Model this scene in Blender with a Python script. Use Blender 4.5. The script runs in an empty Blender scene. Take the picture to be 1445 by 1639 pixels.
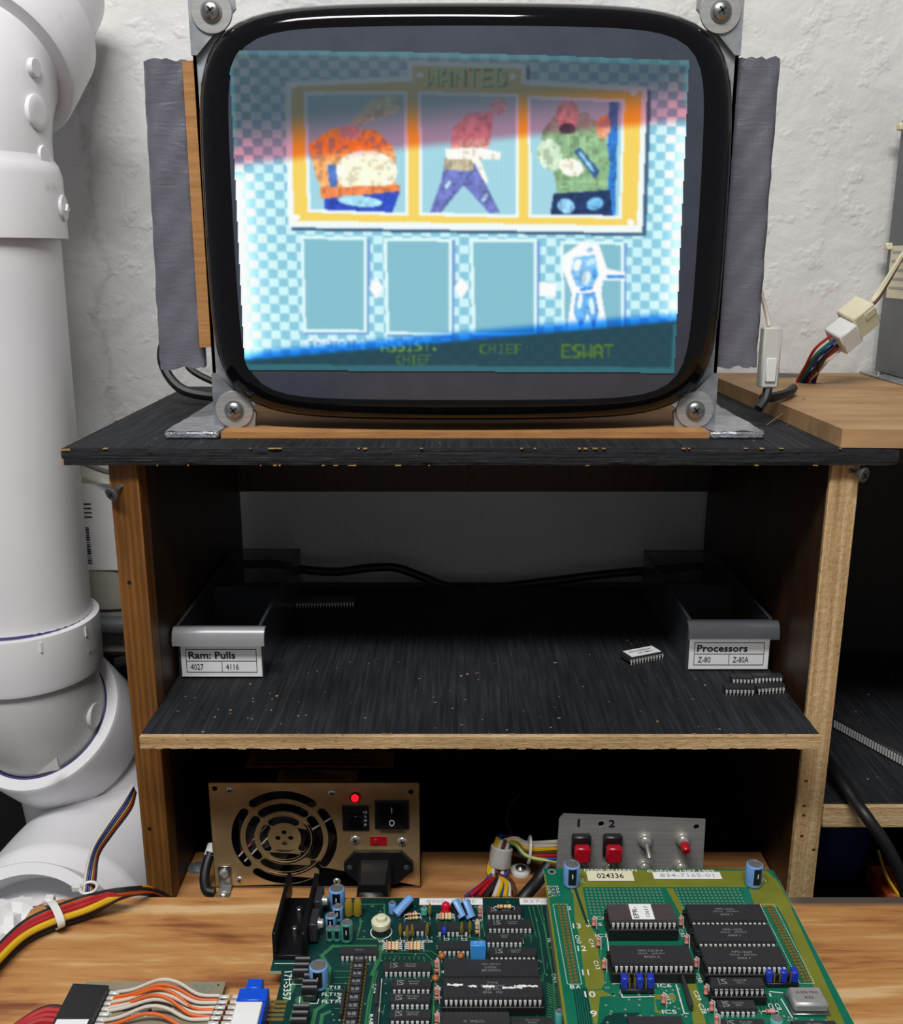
import bpy, bmesh, math, random
import numpy as np
from mathutils import Vector, Matrix
random.seed(7); np.random.seed(7)
R = math.radians
scene = bpy.context.scene
COL = scene.collection

# ------------------------------------------------------------------ camera
EYE = 1.25                      # camera height above the floor
PITCH = R(14.8); FPX = 1555.0
cd = bpy.data.cameras.new('camera'); cam = bpy.data.objects.new('camera', cd); COL.objects.link(cam)
cam.location = (0, 0, EYE); cam.rotation_euler = (R(90) - PITCH, 0, 0)
cd.sensor_fit = 'HORIZONTAL'; cd.sensor_width = 36; cd.lens = 36 * FPX / 1445
cd.clip_start = 0.02
scene.camera = cam
# ------------------------------------------------------------------ world, lamps, exposure
w = bpy.data.worlds.new('room'); scene.world = w; w.use_nodes = True
w.node_tree.nodes['Background'].inputs[0].default_value = (0.92, 0.96, 1.0, 1)
w.node_tree.nodes['Background'].inputs[1].default_value = 0.21
def area(name, loc, target, sx, sy, watts, col):
    l = bpy.data.lights.new(name, 'AREA'); l.shape = 'RECTANGLE'; l.size = sx; l.size_y = sy
    l.energy = watts; l.color = col
    o = bpy.data.objects.new(name, l); COL.objects.link(o)
    o.location = (loc[0], loc[1], loc[2] + EYE)
    d = Vector(target) - Vector(loc); o.rotation_euler = d.to_track_quat('-Z', 'Y').to_euler()
    return o
area('ceiling_tube_light', (-0.24, -0.36, 1.25), (0.0, 0.62, -0.2), 1.0, 0.22, 32, (1.0, 0.985, 0.965))
vs = scene.view_settings; vs.view_transform = 'Standard'; vs.look = 'None'; vs.gamma = 1; vs.exposure = 0.0
vs.use_curve_mapping = False

# ------------------------------------------------------------------ helpers
PC, PS = math.cos(PITCH), math.sin(PITCH)
def at(px, py, Y=None, Z=None):
    """a point of the room (eye-relative metres) on the plane Y or on the plane Z"""
    a = (px - 722.5) / FPX; b = (819.5 - py) / FPX
    d = (a, PC + b * PS, -PS + b * PC)
    t = Y / d[1] if Y is not None else Z / d[2]
    return Vector((d[0] * t, d[1] * t, d[2] * t))
def srgb(c):
    if isinstance(c, str):
        c = [int(c[i:i + 2], 16) / 255 for i in (0, 2, 4)]
    return tuple((v / 12.92 if v <= .04045 else ((v + .055) / 1.055) ** 2.4) for v in c[:3])
WLOC = {}
class MB:
    def __init__(s): s.v = []; s.f = []
    def add(s, vs_, fs):
        o = len(s.v); s.v += [tuple(p) for p in vs_]; s.f += [tuple(i + o for i in q) for q in fs]; return s
    def box(s, a, b, ch=0.0, M=None):
        """box between corners a and b, chamfer ch; M optional 4x4"""
        lo = Vector([min(a[i], b[i]) for i in range(3)]); hi = Vector([max(a[i], b[i]) for i in range(3)])
        if ch <= 0:
            P = [Vector((x, y, z)) for x in (lo.x, hi.x) for y in (lo.y, hi.y) for z in (lo.z, hi.z)]
            F = [(0, 1, 3, 2), (4, 6, 7, 5), (0, 4, 5, 1), (2, 3, 7, 6), (0, 2, 6, 4), (1, 5, 7, 3)]
        else:
            c = (lo + hi) / 2; h = (hi - lo) / 2; ch = min(ch, min(h) * .95)
            P = []; idx = {}
            for sx in (-1, 1):
                for sy in (-1, 1):
                    for sz in (-1, 1):
                        for ax in range(3):
                            d = [h.x - ch, h.y - ch, h.z - ch]; d[ax] += ch
                            idx[(sx, sy, sz, ax)] = len(P)
                            P.append(c + Vector((sx * d[0], sy * d[1], sz * d[2])))
            F = []
            for ax in range(3):
                o1, o2 = [(1, 2), (0, 2), (0, 1)][ax]
                for sg in (-1, 1):
                    q = []
                    for (i, j) in ((-1, -1), (1, -1), (1, 1), (-1, 1)):
                        k = [0, 0, 0]; k[ax] = sg; k[o1] = i; k[o2] = j; q.append(idx[(*k, ax)])
                    F.append(tuple(q))
                for i in (-1, 1):
                    for j in (-1, 1):
                        k0 = [0, 0, 0]; k0[ax] = -1; k0[o1] = i; k0[o2] = j
                        k1 = list(k0); k1[ax] = 1
                        F.append((idx[(*k0, o1)], idx[(*k1, o1)], idx[(*k1, o2)], idx[(*k0, o2)]))
            for sx in (-1, 1):
                for sy in (-1, 1):
                    for sz in (-1, 1): F.append(tuple(idx[(sx, sy, sz, k)] for k in range(3)))
        if M is not None: P = [M @ p for p in P]
        return s.add(P, F)
    def ring(s, c, ax, r, n, ref=None):
        ax = Vector(ax).normalized()
        if ref is None: ref = Vector((0, 0, 1)) if abs(ax.z) < .9 else Vector((1, 0, 0))
        u = (ref - ax * ref.dot(ax)).normalized(); w_ = ax.cross(u)
        return [Vector(c) + (u * math.cos(2 * math.pi * k / n) + w_ * math.sin(2 * math.pi * k / n)) * r for k in range(n)]
    def loft(s, rings, cap0=True, cap1=True, closed=False):
        n = len(rings[0]); P = [p for r in rings for p in r]; F = []
        m = len(rings)
        for i in range(m if closed else m - 1):
            j = (i + 1) % m
            for k in range(n):
                F.append((i * n + k, i * n + (k + 1) % n, j * n + (k + 1) % n, j * n + k))
        if not closed:
            if cap0: F.append(tuple(range(n))[::-1])
            if cap1: F.append(tuple((m - 1) * n + k for k in range(n)))
        return s.add(P, F)
    def cyl(s, p0, p1, r0, r1=None, n=16, cap0=True, cap1=True):
        p0 = Vector(p0); p1 = Vector(p1); r1 = r0 if r1 is None else r1
        return s.loft([s.ring(p0, p1 - p0, r0, n), s.ring(p1, p1 - p0, r1, n)], cap0, cap1)
    def lathe(s, p0, ax, prof, n=24, cap0=True, cap1=True):
        """prof: list of (radius, distance along ax)"""
        p0 = Vector(p0); ax = Vector(ax).normalized()
        return s.loft([s.ring(p0 + ax * h, ax, max(r, 1e-5), n) for r, h in prof], cap0, cap1)
    def tube(s, pts, r, n=8, caps=True):
        pts = [Vector(p) for p in pts]; rings = []
        t = (pts[1] - pts[0]).normalized()
        ref = Vector((0, 0, 1)) if abs(t.z) < .9 else Vector((1, 0, 0))
        u = (ref - t * ref.dot(t)).normalized()
        for i, p in enumerate(pts):
            a = pts[max(i - 1, 0)]; b = pts[min(i + 1, len(pts) - 1)]
            t = (b - a).normalized(); u = (u - t * u.dot(t)).normalized(); w_ = t.cross(u)
            rr = r[i] if isinstance(r, (list, tuple)) else r
            rings.append([p + (u * math.cos(2 * math.pi * k / n) + w_ * math.sin(2 * math.pi * k / n)) * rr for k in range(n)])
        return s.loft(rings, caps, caps)
    def quad(s, a, b, c, d): return s.add([a, b, c, d], [(0, 1, 2, 3)])
    def prism(s, poly, off):
        """closed planar polygon (3d points) extruded by vector off"""
        n = len(poly); off = Vector(off); P = [Vector(p) for p in poly] + [Vector(p) + off for p in poly]
        F = [tuple(range(n))[::-1], tuple(range(n, 2 * n))]
        F += [(k, (k + 1) % n, n + (k + 1) % n, n + k) for k in range(n)]
        return s.add(P, F)
    def mesh(s, name, origin=(0, 0, 0), recalc=True, smooth=38):
        o = Vector(origin)
        me = bpy.data.meshes.new(name); me.from_pydata([tuple(Vector(p) - o) for p in s.v], [], s.f)
        if recalc:
            bm = bmesh.new(); bm.from_mesh(me); bmesh.ops.recalc_face_normals(bm, faces=bm.faces[:]); bm.to_mesh(me); bm.free()
        if smooth:
            me.polygons.foreach_set('use_smooth', [True] * len(me.polygons)); me.set_sharp_from_angle(angle=R(smooth))
        return me
    def build(s, name, mat, parent=None, origin=None, **kw):
        k = {a: kw.pop(a) for a in ('recalc', 'smooth') if a in kw}
        if origin is None:
            lo = [min(p[i] for p in s.v) for i in range(3)]; hi = [max(p[i] for p in s.v) for i in range(3)]
            origin = ((lo[0] + hi[0]) / 2, (lo[1] + hi[1]) / 2, lo[2])
        return link(name, s.mesh(name, origin, **k), mat, parent, origin, **kw)
def link(name, me, mat, parent=None, origin=(0, 0, 0), rot=None, **kw):
    if mat is not None and not me.materials: me.materials.append(mat)
    o = bpy.data.objects.new(name, me); COL.objects.link(o)
    put(o, parent, origin)
    if rot: o.rotation_euler = rot
    return tag(o, **kw)
def put(o, parent, origin):
    wl = Vector((origin[0], origin[1], origin[2] + EYE)); WLOC[o.name] = wl
    if parent is not None: o.parent = parent; o.location = wl - WLOC[parent.name]
    else: o.location = wl
def tag(o, label=None, cat=None, group=None, kind=None):
    if label: o['label'] = label
    if cat: o['category'] = cat
    if group: o['group'] = group
    if kind: o['kind'] = kind
    return o
def thing(name, loc, label, cat, group=None, kind=None):
    o = bpy.data.objects.new(name, None); COL.objects.link(o); o.empty_display_size = .02
    put(o, None, loc); return tag(o, label, cat, group, kind)
def spline(pts, n=10):
    """Catmull-Rom through points"""
    P = [Vector(p) for p in pts]; P = [P[0] * 2 - P[1]] + P + [P[-1] * 2 - P[-2]]; out = []
    for i in range(1, len(P) - 2):
        for k in range(n):
            t = k / n; a, b, c, d = P[i - 1], P[i], P[i + 1], P[i + 2]
            out.append(.5 * (2 * b + (c - a) * t + (2 * a - 5 * b + 4 * c - d) * t * t + (3 * b - a - 3 * c + d) * t ** 3))
    return out + [P[-2]]
_TXT = {}
def text_mesh(s, bold=0.0, ext=0.0):
    key = (s, bold, ext)
    if key not in _TXT:
        c = bpy.data.curves.new('t', 'FONT'); c.body = s; c.size = 1; c.offset = bold; c.extrude = ext; c.resolution_u = 2
        c.align_x = 'CENTER'; c.align_y = 'CENTER'
        o = bpy.data.objects.new('t', c); COL.objects.link(o)
        dg = bpy.context.evaluated_depsgraph_get(); dg.update()
        me = bpy.data.meshes.new_from_object(o.evaluated_get(dg))
        bpy.data.objects.remove(o); bpy.data.curves.remove(c)
        _TXT[key] = ([v.co.copy() for v in me.vertices], [tuple(p.vertices) for p in me.polygons]); bpy.data.meshes.remove(me)
    return _TXT[key]
def text(mb, s, p, width, height, xd=(1, 0, 0), yd=(0, 1, 0), bold=0.0, up=0.0):
    """flat lettering fitted to width x height, centred at p, x along xd and y along yd"""
    vs_, fs = text_mesh(s, bold)
    x0 = min(v.x for v in vs_); x1 = max(v.x for v in vs_); y0 = min(v.y for v in vs_); y1 = max(v.y for v in vs_)
    xd = Vector(xd).normalized(); yd = Vector(yd).normalized(); n = xd.cross(yd); p = Vector(p) + n * up
    sx = width / max(x1 - x0, 1e-6); sy = height / max(y1 - y0, 1e-6)
    mb.add([p + xd * ((v.x - (x0 + x1) / 2) * sx) + yd * ((v.y - (y0 + y1) / 2) * sy) for v in vs_], fs); return mb
def plate(outer, holes, t, M):
    """flat plate with real holes: 2d loops -> (verts, faces) placed by 4x4 M, thickness t along local +Z"""
    c = bpy.data.curves.new('pl', 'CURVE'); c.dimensions = '2D'; c.fill_mode = 'BOTH'; c.extrude = t / 2
    for lp in [outer] + holes:
        sp = c.splines.new('POLY'); sp.points.add(len(lp) - 1)
        for q, (x, y) in zip(sp.points, lp): q.co = (x, y, 0, 1)
        sp.use_cyclic_u = True
    o = bpy.data.objects.new('pl', c); COL.objects.link(o)
    dg = bpy.context.evaluated_depsgraph_get(); dg.update()
    me = bpy.data.meshes.new_from_object(o.evaluated_get(dg))
    bpy.data.objects.remove(o); bpy.data.curves.remove(c)
    mb = MB(); mb.add([M @ (v.co + Vector((0, 0, t / 2))) for v in me.vertices], [tuple(p.vertices) for p in me.polygons])
    bpy.data.meshes.remove(me); return mb
def rrect(x0, y0, x1, y1, r, n=5):
    out = []
    for cx, cy, a0 in ((x1 - r, y1 - r, 0), (x0 + r, y1 - r, 90), (x0 + r, y0 + r, 180), (x1 - r, y0 + r, 270)):
        for k in range(n + 1):
            a = R(a0 + 90 * k / n); out.append((cx + r * math.cos(a), cy + r * math.sin(a)))
    return out
def circ(cx, cy, r, n=16): return [(cx + r * math.cos(2 * math.pi * k / n), cy + r * math.sin(2 * math.pi * k / n)) for k in range(n)]
def arcslot(cx, cy, ri, ro, a, half, n=12):
    a0, a1 = R(a - half), R(a + half); rm = (ri + ro) / 2; h = (ro - ri) / 2; out = []
    for k in range(n + 1):
        t = a0 + (a1 - a0) * k / n; out.append((cx + ro * math.cos(t), cy + ro * math.sin(t)))
    for k in range(1, 5):
        t = math.pi * k / 5; ex = cx + rm * math.cos(a1); ey = cy + rm * math.sin(a1)
        out.append((ex + h * (math.cos(a1) * math.cos(t) - math.sin(a1) * math.sin(t)), ey + h * (math.sin(a1) * math.cos(t) + math.cos(a1) * math.sin(t))))
    for k in range(n + 1):
        t = a1 - (a1 - a0) * k / n; out.append((cx + ri * math.cos(t), cy + ri * math.sin(t)))
    for k in range(1, 5):
        t = math.pi + math.pi * k / 5; ex = cx + rm * math.cos(a0); ey = cy + rm * math.sin(a0)
        out.append((ex + h * (math.cos(a0) * math.cos(t) - math.sin(a0) * math.sin(t)), ey + h * (math.sin(a0) * math.cos(t) + math.cos(a0) * math.sin(t))))
    return out

# ------------------------------------------------------------------ materials
class NT:
    """small node-tree writer"""
    def __init__(s, name):
        s.m = bpy.data.materials.new(name); s.m.use_nodes = True; s.t = s.m.node_tree
        s.b = s.t.nodes['Principled BSDF']; s.co = None
    def n(s, typ, **kw):
        nd = s.t.nodes.new(typ)
        for k, v in kw.items(): setattr(nd, k, v)
        return nd
    def l(s, a, b): s.t.links.new(a, b)
    def coord(s, scale=(1, 1, 1), rot=(0, 0, 0), world=False):
        if world: src = s.n('ShaderNodeNewGeometry').outputs['Position']
        else: src = s.n('ShaderNodeTexCoord').outputs['Object']
        mp = s.n('ShaderNodeMapping'); mp.inputs['Scale'].default_value = scale; mp.inputs['Rotation'].default_value = rot
        s.l(src, mp.inputs['Vector']); return mp.outputs[0]
    def noise(s, vec, scale, detail=4, rough=.55, dist=0):
        nd = s.n('ShaderNodeTexNoise'); nd.inputs['Scale'].default_value = scale; nd.inputs['Detail'].default_value = detail
        nd.inputs['Roughness'].default_value = rough; nd.inputs['Distortion'].default_value = dist
        s.l(vec, nd.inputs['Vector']); return nd.outputs[0]
    def wave(s, vec, scale, dist=2, detail=2, dscale=1, dirn='X', prof='SIN'):
        nd = s.n('ShaderNodeTexWave'); nd.bands_direction = dirn; nd.wave_profile = prof
        nd.inputs['Scale'].default_value = scale; nd.inputs['Distortion'].default_value = dist
        nd.inputs['Detail'].default_value = detail; nd.inputs['Detail Scale'].default_value = dscale
        s.l(vec, nd.inputs['Vector']); return nd.outputs['Fac']
    def ramp(s, fac, stops):
        nd = s.n('ShaderNodeValToRGB'); cr = nd.color_ramp
        while len(cr.elements) < len(stops): cr.elements.new(.5)
        for e, (p, c) in zip(cr.elements, stops):
            e.position = p; e.color = (*srgb(c), 1) if not isinstance(c, (int, float)) else (c, c, c, 1)
        s.l(fac, nd.inputs[0]); return nd.outputs[0]
    def mix(s, a, b, fac, mode='MIX'):
        nd = s.n('ShaderNodeMix', data_type='RGBA', blend_type=mode)
        for k, v in ((0, fac), (6, a), (7, b)):
            sock = nd.inputs[k]
            if isinstance(v, (int, float)): sock.default_value = v if k == 0 else (v, v, v, 1)
            elif isinstance(v, str): sock.default_value = (*srgb(v), 1)
            else: s.l(v, sock)
        return nd.outputs[2]
    def bump(s, h, strength=.3, dist=.001):
        nd = s.n('ShaderNodeBump'); nd.inputs['Strength'].default_value = strength; nd.inputs['Distance'].default_value = dist
        s.l(h, nd.inputs['Height']); s.l(nd.outputs[0], s.b.inputs['Normal'])
    def set(s, color=None, rough=None, metal=None, spec=None, **kw):
        def sk(name, v):
            if v is None: return
            if isinstance(v, str): s.b.inputs[name].default_value = (*srgb(v), 1)
            elif isinstance(v, (int, float)): s.b.inputs[name].default_value = v
            else: s.l(v, s.b.inputs[name])
        sk('Base Color', color); sk('Roughness', rough); sk('Metallic', metal); sk('Specular IOR Level', spec)
        for k, v in kw.items(): sk(k, v)
        return s.m
def plain(name, color, rough=.5, metal=0, var=.12, scale=60, spec=None, **kw):
    """a colour with fine procedural variation"""
    t = NT(name); c = t.coord(); nz = t.noise(c, scale)
    k = t.ramp(nz, [(.3, 1 - var), (.7, 1.0)])
    return t.set(t.mix(color, k, 1.0, 'MULTIPLY'), rough, metal, spec, **kw)
M = {}
def mk():
    # wall plaster, lumpy paint
    t = NT('painted_plaster'); c = t.coord(world=True)
    big = t.noise(c, 7, 5, .6); fine = t.noise(c, 70, 6, .65); pit = t.noise(c, 190, 2)
    col = t.mix(t.ramp(big, [(.3, 'cdccca'), (.62, 'dad9d7')]), t.ramp(fine, [(.28, .82), (.42, 1.0)]), .5, 'MULTIPLY')
    # the long hairline crack with grime left of the monitor
    x = t.n('ShaderNodeSeparateXYZ'); t.l(c, x.inputs[0])
    wob = t.noise(c, 25, 4); 
    m1 = t.n('ShaderNodeMath', operation='MULTIPLY_ADD'); t.l(wob, m1.inputs[0]); m1.inputs[1].default_value = .05; t.l(x.outputs[0], m1.inputs[2])
    m2 = t.n('ShaderNodeMath', operation='ADD'); t.l(m1.outputs[0], m2.inputs[0]); m2.inputs[1].default_value = .316 - .025
    m3 = t.n('ShaderNodeMath', operation='ABSOLUTE'); t.l(m2.outputs[0], m3.inputs[0])
    m4 = t.n('ShaderNodeMath', operation='MULTIPLY_ADD'); t.l(fine, m4.inputs[0]); m4.inputs[1].default_value = .025; t.l(m3.outputs[0], m4.inputs[2])
    crack = t.ramp(m4.outputs[0], [(.0112, .55), (.0185, 1.0)])
    col = t.mix(col, crack, .42, 'MULTIPLY')
    lump = t.noise(c, 24, 3, .5, .4); ridge = t.ramp(t.noise(c, 38, 3, .6), [(.56, 0.0), (.7, 1.0)])
    hh = t.mix(t.mix(lump, fine, .22), ridge, .16)
    t.bump(hh, .55, .010); M['plaster'] = t.set(col, .75)
    # black stained plywood (tops)
    t = NT('black_stained_wood'); c = t.coord(world=True); c2 = t.coord((140, 6, 6), world=True)
    g = t.noise(c2, 3, 5, .6); b = t.noise(c, 9, 4); sc = t.noise(c, 210, 2, .5)
    col = t.mix(t.ramp(g, [(.3, '17181b'), (.52, '24262a'), (.75, '34363a')]), t.ramp(b, [(.35, .7), (.7, 1.3)]), .7, 'MULTIPLY')
    col = t.mix(col, '9c937c', t.ramp(sc, [(.735, 0.0), (.76, .75)]))
    t.bump(g, .35, .0012); M['blackwood'] = t.set(col, t.ramp(b, [(.3, .6), (.7, .8)]), 0, .18)
    # black edge with long torn grain
    t = NT('black_board_edge'); c = t.coord((5, 5, 220), world=True)
    g = t.noise(c, 3, 5, .65); d = t.noise(t.coord((18, 18, 260), world=True), 2.2, 3, .6)
    col = t.mix(t.ramp(g, [(.3, '0f1013'), (.6, '23252b'), (.8, '3a3d44')]), '6b5b45', t.ramp(d, [(.66, 0.0), (.74, .55)]))
    t.bump(g, .8, .003); M['blackedge'] = t.set(col, .7, 0, .3)
    # worn raw splinters
    M['rawsplinter'] = plain('raw_chipped_wood', 'b08a58', .8, 0, .4, 300)
    # raw plywood edge (horizontal plies along X)
    def ply(name, axis):
        t = NT(name); s = [6, 6, 6]; s[axis] = 330
        g = t.noise(t.coord(tuple(s), world=True), 1.0, 3, .6); s2 = [60, 60, 60]; s2[axis] = 500
        f = t.noise(t.coord(tuple(s2), world=True), 2.0, 4, .7); st = t.noise(t.coord(world=True), 14, 3)
        pits = t.noise(t.coord(world=True), 240, 2)
        col = t.mix(t.ramp(g, [(.3, 'ae8d60'), (.5, 'caa97a'), (.68, 'dcc196')]), t.ramp(f, [(.3, .72), (.6, 1.05)]), .8, 'MULTIPLY')
        col = t.mix(col, t.ramp(st, [(.3, .8), (.6, 1.0)]), .6, 'MULTIPLY')
        col = t.mix(col, t.ramp(pits, [(.28, .45), (.36, 1.0)]), .7, 'MULTIPLY')
        t.bump(t.mix(f, pits, .4), .9, .002); return t.set(col, .8, 0, .25)
    M['ply_h'] = ply('raw_plywood_edge', 2); M['ply_v'] = ply('raw_plywood_upright_edge', 0)
    # brown stained pine front and side panels
    t = NT('brown_stained_pine'); w1 = t.wave(t.coord((1, 1, .035), world=True), 75, 3.5, 3, 2.0, 'X')
    f = t.noise(t.coord((160, 160, 9), world=True), 2, 5, .65); b = t.noise(t.coord(world=True), 20, 3)
    col = t.mix(t.ramp(w1, [(.1, '6a4419'), (.5, '74491d'), (.9, '7d5121')]), t.ramp(f, [(.3, .62), (.65, 1.12)]), .85, 'MULTIPLY')
    col = t.mix(col, t.ramp(b, [(.3, .75), (.6, 1.05)]), .7, 'MULTIPLY')
    t.bump(f, .3, .001); M['stain'] = t.set(col, .5, 0, .4)
    t = NT('dark_walnut_side'); f = t.noise(t.coord((120, 20, 5), world=True), 2.5, 6, .65)
    sc = t.noise(t.coord((60, 40, 26), (.5, .3, 0), world=True), 1.6, 5, .7)
    col = t.mix(t.ramp(f, [(.3, '22140a'), (.6, '3c2615'), (.8, '583a22')]), '8d7154', t.ramp(sc, [(.7, 0.0), (.78, .5)]))
    M['walnut'] = t.set(col, .45, 0, .4)
    # bench plywood with big figured grain along X
    t = NT('bench_fir_plywood'); c = t.coord((2.1, 9, 1), (0, 0, .06), world=True)
    warp = t.noise(c, 2.6, 5, .6, .9); bands = t.wave(t.coord((.3, 1, 1), (0, 0, .1), world=True), 9, 9, 4, 1.6, 'Y')
    f = t.noise(t.coord((10, 300, 40), world=True), 2, 5, .7); f2 = t.noise(t.coord((5, 60, 10), (0, 0, .08), world=True), 2.2, 5, .6, .4)
    fac = t.mix(t.mix(warp, bands, .16), f2, .38)
    col = t.ramp(fac, [(.385, '7a4a2c'), (.43, '98623a'), (.475, 'b07c48'), (.53, 'ba8852'), (.565, 'c59a66'), (.61, 'd2ae80')])
    col = t.mix(col, t.ramp(f, [(.3, .8), (.62, 1.04)]), .6, 'MULTIPLY')
    x = t.n('ShaderNodeSeparateXYZ'); t.l(t.coord(world=True), x.inputs[0])      # blue-grey stain along the rear edge on the right
    my = t.n('ShaderNodeMapRange'); t.l(x.outputs[1], my.inputs[0]); my.inputs[1].default_value = .521; my.inputs[2].default_value = .526
    mx = t.n('ShaderNodeMapRange'); t.l(x.outputs[0], mx.inputs[0]); mx.inputs[1].default_value = .16; mx.inputs[2].default_value = .22
    mm = t.n('ShaderNodeMath', operation='MULTIPLY'); t.l(my.outputs[0], mm.inputs[0]); t.l(mx.outputs[0], mm.inputs[1])
    col = t.mix(col, '4e4742', mm.outputs[0])
    t.bump(f, .3, .0008); M['bench'] = t.set(col, .55, 0, .35)
    t = NT('bare_pine_plank'); f = t.noise(t.coord((9, 150, 90), world=True), 2, 5, .6); b = t.noise(t.coord((6, 30, 20), world=True), 2, 3)
    col = t.mix(t.ramp(b, [(.35, '936033'), (.65, 'bd8a55')]), t.ramp(f, [(.3, .72), (.65, 1.08)]), .8, 'MULTIPLY')
    t.bump(f, .3, .001); M['pine'] = t.set(col, .65)
    t = NT('raw_birch_board'); f = t.noise(t.coord((9, 120, 60), world=True), 2, 5, .6); b = t.noise(t.coord((5, 18, 12), world=True), 2, 3)
    col = t.mix(t.ramp(b, [(.35, '96744f'), (.65, 'b08c62')]), t.ramp(f, [(.3, .8), (.65, 1.05)]), .8, 'MULTIPLY')
    t.bump(f, .3, .001); M['birch'] = t.set(col, .7)
    # duct tape: woven ridges and creases
    t = NT('silver_duct_tape'); c = t.coord(world=True)
    rid = t.noise(t.coord((25, 25, 700), world=True), 1.2, 3, .6); cr = t.noise(t.coord((30, 30, 80), world=True), 1.4, 4, .7, 1.2)
    b = t.noise(c, 18, 3)
    col = t.mix(t.ramp(b, [(.3, '62626c'), (.7, '787883')]), t.ramp(rid, [(.3, .88), (.6, 1.03)]), .6, 'MULTIPLY')
    t.bump(t.mix(rid, cr, .8), .28, .002); M['tape'] = t.set(col, t.ramp(cr, [(.35, .28), (.7, .5)]), .25, .5)
    t = NT('bright_silver_tape'); c = t.coord(world=True); b = t.noise(t.coord((40, 60, 40), world=True), 2, 4, .6, 1)
    t.bump(b, .8, .004); M['tape2'] = t.set(t.ramp(b, [(.3, '8d8f96'), (.7, 'b4b6bc')]), .3, .55, .5)
    t = NT('brown_cardboard'); f = t.noise(t.coord((20, 20, 200), world=True), 2, 4, .6)
    M['card'] = t.set(t.ramp(f, [(.3, '96683a'), (.7, 'b5844f')]), .85)
    # pvc
    t = NT('white_pvc'); c = t.coord(world=True); b = t.noise(c, 8, 4); sm = t.noise(t.coord((14, 14, 5), world=True), 3, 5, .65)
    col = t.mix(t.ramp(b, [(.3, 'dddce0'), (.7, 'e9e8ea')]), 'a99a90', t.ramp(sm, [(.66, 0.0), (.84, .5)]))
    M['pvc'] = t.set(col, .32, 0, .5)
    t = NT('grey_white_pvc'); b = t.noise(t.coord(world=True), 10, 4)
    M['pvc2'] = t.set(t.ramp(b, [(.3, 'c9c6c4'), (.7, 'd6d3d0')]), .38, 0, .5)
    M['primer'] = plain('purple_primer', '4a4585', .5, 0, .4, 80)
    # metals
    t = NT('galvanised_steel'); b = t.noise(t.coord(world=True), 60, 4); M['galv'] = t.set(t.ramp(b, [(.3, '8f9498'), (.7, 'b9bdc1')]), t.ramp(b, [(.3, .35), (.7, .5)]), .75)
    t = NT('bare_psu_steel'); b = t.noise(t.coord((12, 60, 12), world=True), 4, 4); M['psu'] = t.set(t.ramp(b, [(.3, 'c8a878'), (.7, 'dcbf90')]), t.ramp(b, [(.3, .3), (.7, .4)]), .72)
    t = NT('brushed_aluminium'); b = t.noise(t.coord((6, 60, 200), world=True), 2, 4); M['alu'] = t.set(t.ramp(b, [(.3, '9a9997'), (.7, 'b0aeac')]), .45, .45)
    t = NT('grey_painted_steel'); b = t.noise(t.coord(world=True), 16, 4); M['case'] = t.set(t.ramp(b, [(.3, '5d6063'), (.7, '6f7275')]), .45, .35)
    M['chrome'] = plain('polished_nickel', 'd4d1cb', .24, .7, .1); M['steel'] = plain('screw_steel', 'a8a8a6', .32, .95, .2, 300)
    M['darkscrew'] = plain('dark_drywall_screw', '6d7072', .35, .6, .3, 300)
    M['tin'] = plain('tinned_leads', 'e8e8e6', .35, .3, .1, 300); M['gold'] = plain('gold_pads', 'a88d4a', .4, .6, .2, 300)
    # plastics
    M['black'] = plain('black_plastic', '15161a', .42, 0, .25); M['blackgloss'] = plain('glossy_black_plastic', '0c0d10', .16, 0, .1)
    M['rubber'] = plain('black_cable_jacket', '101114', .5, 0, .2); M['chip'] = plain('black_epoxy', '2c2c30', .5, 0, .15, 400)
    M['chip2'] = plain('brown_ceramic', '4a4142', .5, 0, .15, 300); M['socket'] = plain('socket_plastic', '0e0f11', .55, 0, .2)
    M['heatsink'] = plain('black_anodised', '131519', .38, .3, .2, 200)
    M['white'] = plain('white_plastic', 'e4e4e2', .45, 0, .06); M['paper'] = plain('white_label_paper', 'e6e6e6', .7, 0, .05)
    M['cream'] = plain('cream_nylon', 'd8d2b4', .4, 0, .1); M['creamlabel'] = plain('cream_label', 'dfd9bd', .7, 0, .08)
    M['nylon'] = plain('white_nylon', 'dcdcd8', .4, 0, .08, **{'Subsurface Weight': .0}); M['red'] = plain('red_plastic', 'b01222', .3, 0, .1)
    M['redpvc'] = plain('red_wire', 'a81820', .42, 0, .15); M['yelpvc'] = plain('yellow_wire', 'd4ac14', .42, 0, .12)
    M['orapvc'] = plain('orange_wire', 'd9601c', .45, 0, .12); M['blupvc'] = plain('blue_wire', '22409a', .42, 0, .15)
    M['whipvc'] = plain('white_wire', 'cfc6b8', .5, 0, .12); M['grnpvc'] = plain('green_wire', '1d6b45', .45, 0, .15)
    M['gypvc'] = plain('green_yellow_wire', '8fa832', .45, 0, .3); M['brnpvc'] = plain('brown_wire', '5a3826', .45, 0, .2)
    M['capblue'] = plain('blue_capacitor_sleeve', '6f9fd8', .35, 0, .1); M['capgreen'] = plain('green_capacitor_sleeve', '3f8f80', .4, 0, .15)
    M['capcyan'] = plain('cyan_capacitor_sleeve', '55b5ae', .4, 0, .1); M['capblk'] = plain('capacitor_stripe', '0d0f14', .35, 0, .1)
    M['captop'] = plain('capacitor_top', 'a3a2a6', .35, .7, .2); M['mustard'] = plain('mustard_film', '938022', .35, 0, .2)
    M['olive'] = plain('olive_dip', '7d7428', .35, 0, .2); M['orangecap'] = plain('orange_ceramic', 'a4602e', .45, 0, .15)
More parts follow.
